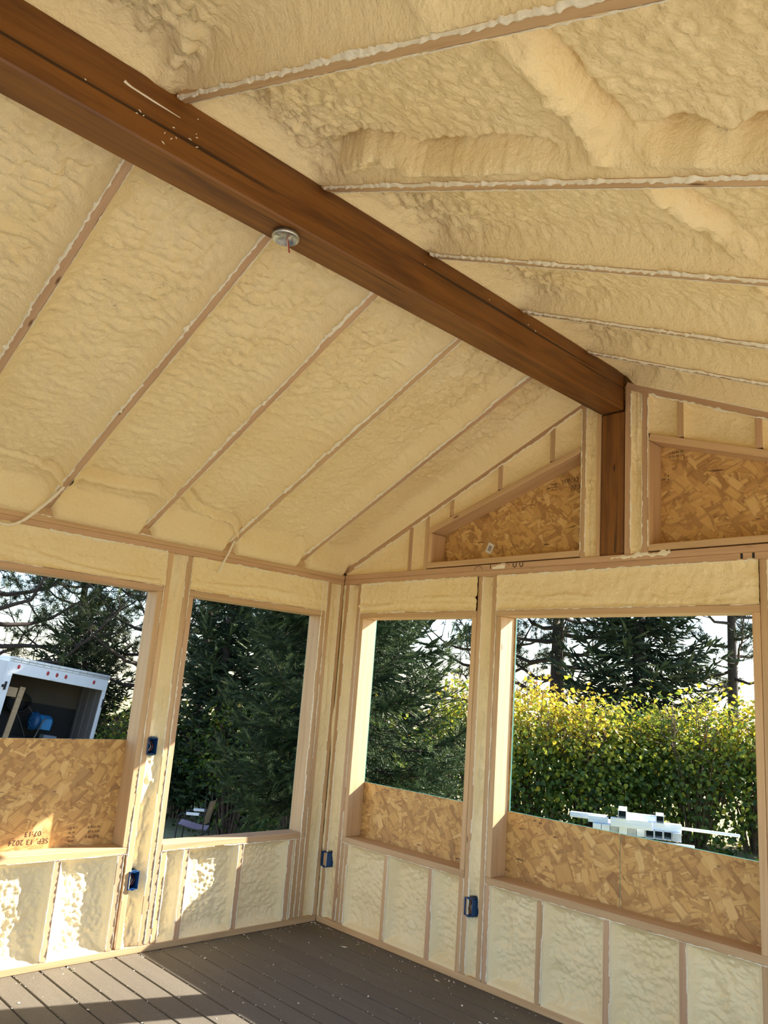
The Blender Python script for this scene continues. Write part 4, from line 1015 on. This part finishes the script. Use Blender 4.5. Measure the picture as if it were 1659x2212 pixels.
lf = inside('wood_frame', .14, .30, 0, 'pale wooden frame leaning just inside the left of the trailer door', 'frame')
def lfp(name, lo, hi):
    bm = bmesh.new(); bm_box(bm, lo, hi, .004); o = from_bm(name, bm, M_LUM, lf); return o
o = lfp('upright', (.24, 0, 0), (.36, .05, 1.72)); o.rotation_euler = (0, .06, 0)
lfp('upright', (-.02, .02, 0), (.06, .07, 1.6)); lfp('crosspiece', (-.02, -.01, 1.45), (.30, .02, 1.66)); lfp('crosspiece', (-.02, -.01, .45), (.30, .02, .56))

# ---- folding chair on the grass
p = at(58.1, 16.4, 0); p.z = float(gz(p.x, p.y))+.01
va = math.radians(58.1); rx_ = Vector((math.sin(va), -math.cos(va), 0)); bk_ = Vector((math.cos(va), math.sin(va), 0))
cz_ = 1.614-16.4*math.tan(math.radians(9.65))-p.z
ch = empty('folding_chair', tuple(p), 'tan fabric folding camp chair half hidden behind the spruce branches', 'chair'); ch.rotation_euler = (0, 0, va-math.pi/2-.25)
M_TUBE = flat('black_tube', (.02, .02, .022), .35, .3); M_CANVAS = flat('tan_canvas', (.36, .25, .15), .8, 0, .1); M_SEAT = flat('plum_canvas', (.36, .25, .27), .8, 0, .1)
sh = max(.42, cz_)
for sx in (-.30, .22):
    for sy in (-.25, .25): MB().tube([(sx, sy, 0), (sx+(.03 if sx < 0 else 0), sy, sh+.17 if sx < 0 else sh+.55)], .014, 6).build('leg', M_TUBE, ch, True)
for sy in (-.25, .25):
    MB().tube([(-.27, sy, sh+.17), (-.22, sy, sh+.21), (.2, sy, sh+.22)], .014, 6).build('arm_rail', M_TUBE, ch, True)
    MB().box((-.12, sy-.03, sh+.20), (.12, sy+.03, sh+.245)).build('armrest_pad', M_PAPER, ch)
def cloth(name, f, mat, nu=9, nv=7):
    U, V_ = np.meshgrid(np.linspace(0, 1, nu), np.linspace(0, 1, nv), indexing='ij'); P = np.stack(f(U, V_), -1); i = np.arange(nu*nv).reshape(nu, nv)
    P2 = np.concatenate([P.reshape(-1, 3), P.reshape(-1, 3)+np.array([.004, 0, -.006])]); q = np.stack([i[:-1, :-1], i[1:, :-1], i[1:, 1:], i[:-1, 1:]], -1).reshape(-1, 4)
    return fast_mesh(name, P2, np.concatenate([q, q[:, ::-1]+nu*nv]), mat, ch, True)
cloth('seat', lambda u, v: (-.34+.56*u, -.25+.5*v, sh-.05*np.sin(np.pi*v)+.03*np.cos(u*4)-.02*u), M_SEAT)
cloth('backrest', lambda u, v: (.20+.10*u+.05*np.sin(np.pi*v), -.25+.5*v, sh+.05+.42*u), M_CANVAS)
MB().tube([(-.3, -.25, .05), (.22, .25, .36)], .01, 5).tube([(-.3, .25, .05), (.22, -.25, .36)], .01, 5).build('cross_brace', M_TUBE, ch, True)

# ---- white vinyl posts stacked outside the wide window
M_VINYL = flat('white_vinyl', (.80, .82, .86), .4, 0, .03, 4); M_GREYCAP = flat('grey_end', (.45, .46, .47), .6, 0, .08, 20); M_HOLE = flat('tube_shade', (.10, .10, .11), .7)
sva = math.radians(28.3); sv = Vector((math.cos(sva), math.sin(sva), 0)); sr = Vector((math.sin(sva), -math.cos(sva), 0))
def post_tube(cx, cz, dep0, L, label, cap=None, w_=.046, across=False, tilt=0.0):
    """hollow square post: across=False points at the room, across=True lies sideways"""
    ax = sr if across else sv; ay = sv if across else sr
    o0 = Vector((CAM.x, CAM.y, 0))+sv*dep0+sr*cx+Vector((0, 0, cz))
    m = Matrix.Identity(4); x = ax; z = Vector((0, 0, 1)); y = z.cross(x)
    for i in range(3): m[i][0], m[i][1], m[i][2], m[i][3] = x[i], y[i], z[i], o0[i]
    r = empty('vinyl_post', label=label, cat='post', group='white vinyl posts in the stack', mat=m @ Matrix.Rotation(tilt, 4, 'Y'))
    t = .005; mb = MB(); a = w_
    for lo, hi in (((0, -a, -a), (L, -a+t, a)), ((0, a-t, -a), (L, a, a)), ((0, -a+t, -a), (L, a-t, -a+t)), ((0, -a+t, a-t), (L, a-t, a))): mb.box(lo, hi)
    mb.build('tube', M_VINYL, r); MB().box((.25, -a+t, -a+t), (.26, a-t, a-t)).build('shade_sheet', M_HOLE, r)  # dark sheet stands in for the shade inside the hollow tube
    if cap: 
        bm = bmesh.new(); bm_box(bm, (-.004, -a*.96, -a*.96), (.003, a*.96, a*.96), .003); from_bm('end_cap', bm, cap, r)
    return r
zrow = .216; nth = ['first', 'second', 'third', 'fourth', 'fifth', 'sixth', 'seventh', 'eighth', 'ninth', 'tenth']
caps = [M_VINYL, M_VINYL, M_GREYCAP, M_VINYL, M_GREYCAP, M_VINYL, None, None, None, M_GREYCAP]
for k in range(10):
    post_tube(-.515+.098*k, zrow, 10.15+.02*(k % 3), .5, f'{"open" if caps[k] is None else "capped"} white post end in the upper row, {nth[k]} from the left', caps[k])
post_tube(-.23, zrow+.189, 10.05, .42, 'open white post end lying on top of the stack, left one of two'); post_tube(.185, zrow+.171, 10.15, .30, 'open white post end lying on top of the stack, right one of two', None, .043)
def rail(c0, c1, cz, dep, h_, d_, label, mat=M_VINYL, tilt=0.0):
    o0 = Vector((CAM.x, CAM.y, 0))+sv*dep+sr*c0+Vector((0, 0, cz)); m = Matrix.Identity(4); x = sr; z = Vector((0, 0, 1)); y = z.cross(x)
    for i in range(3): m[i][0], m[i][1], m[i][2], m[i][3] = x[i], y[i], z[i], o0[i]
    bm = bmesh.new(); bm_box(bm, (0, -d_/2, 0), (c1-c0, d_/2, h_), .004); bm_box(bm, (.0, -d_/2-.006, h_*.3), (c1-c0, -d_/2, h_*.5), 0)
    o = from_bm('vinyl_rail', bm, mat); o.matrix_world = m @ Matrix.Rotation(tilt, 4, 'Y'); return tag(o, label, 'rail', 'white vinyl rails in the stack')
M_VINYLB = flat('shaded_vinyl', (.74, .79, .88), .4, 0, .03, 4)  # white vinyl again, with bluish shade put into its colour
rail(-.36, .10, zrow+.0475, 10.12, .095, .08, 'short white rail lying across the post row, under the left top post')
rail(-.20, .14, zrow+.0475, 10.42, .13, .08, 'pale rail piece lying behind the two top posts', M_VINYLB)
rail(-.85, -.42, zrow+.0475, 10.5, .06, .09, 'white rail piece in painted bluish shade at the far left of the stack top', M_VINYLB); rail(-.62, -.39, zrow+.0475, 10.25, .07, .06, 'white rail piece in painted bluish shade beside the far left of the stack top', M_VINYLB)
rail(.105, .42, zrow+.0475, 10.27, .08, .12, 'broad white rail lying flat under the right top post')
rail(.22, 1.06, zrow+.0475, 10.50, .03, .05, 'long thin white rail sticking out to the right of the stack', M_VINYL, .01)
rail(-.2, .55, zrow-.135, 10.12, .075, .05, 'white rail crossing just below the post row')
rail(.45, .95, zrow-.30, 10.0, .06, .1, 'white rail in painted bluish shade lying low at the right of the stack', M_VINYLB); rail(.8, 1.5, zrow-.42, 9.9, .06, .1, 'white rail in painted bluish shade lying lowest at the right, by the window corner', M_VINYLB)
for c in (-.3, .35):
    lumber_o = rail(c-.05, c+.05, zrow-.78, 10.45, .64, .5, f'wooden bearer under the {"left" if c < 0 else "right"} half of the post stack', M_LUM)
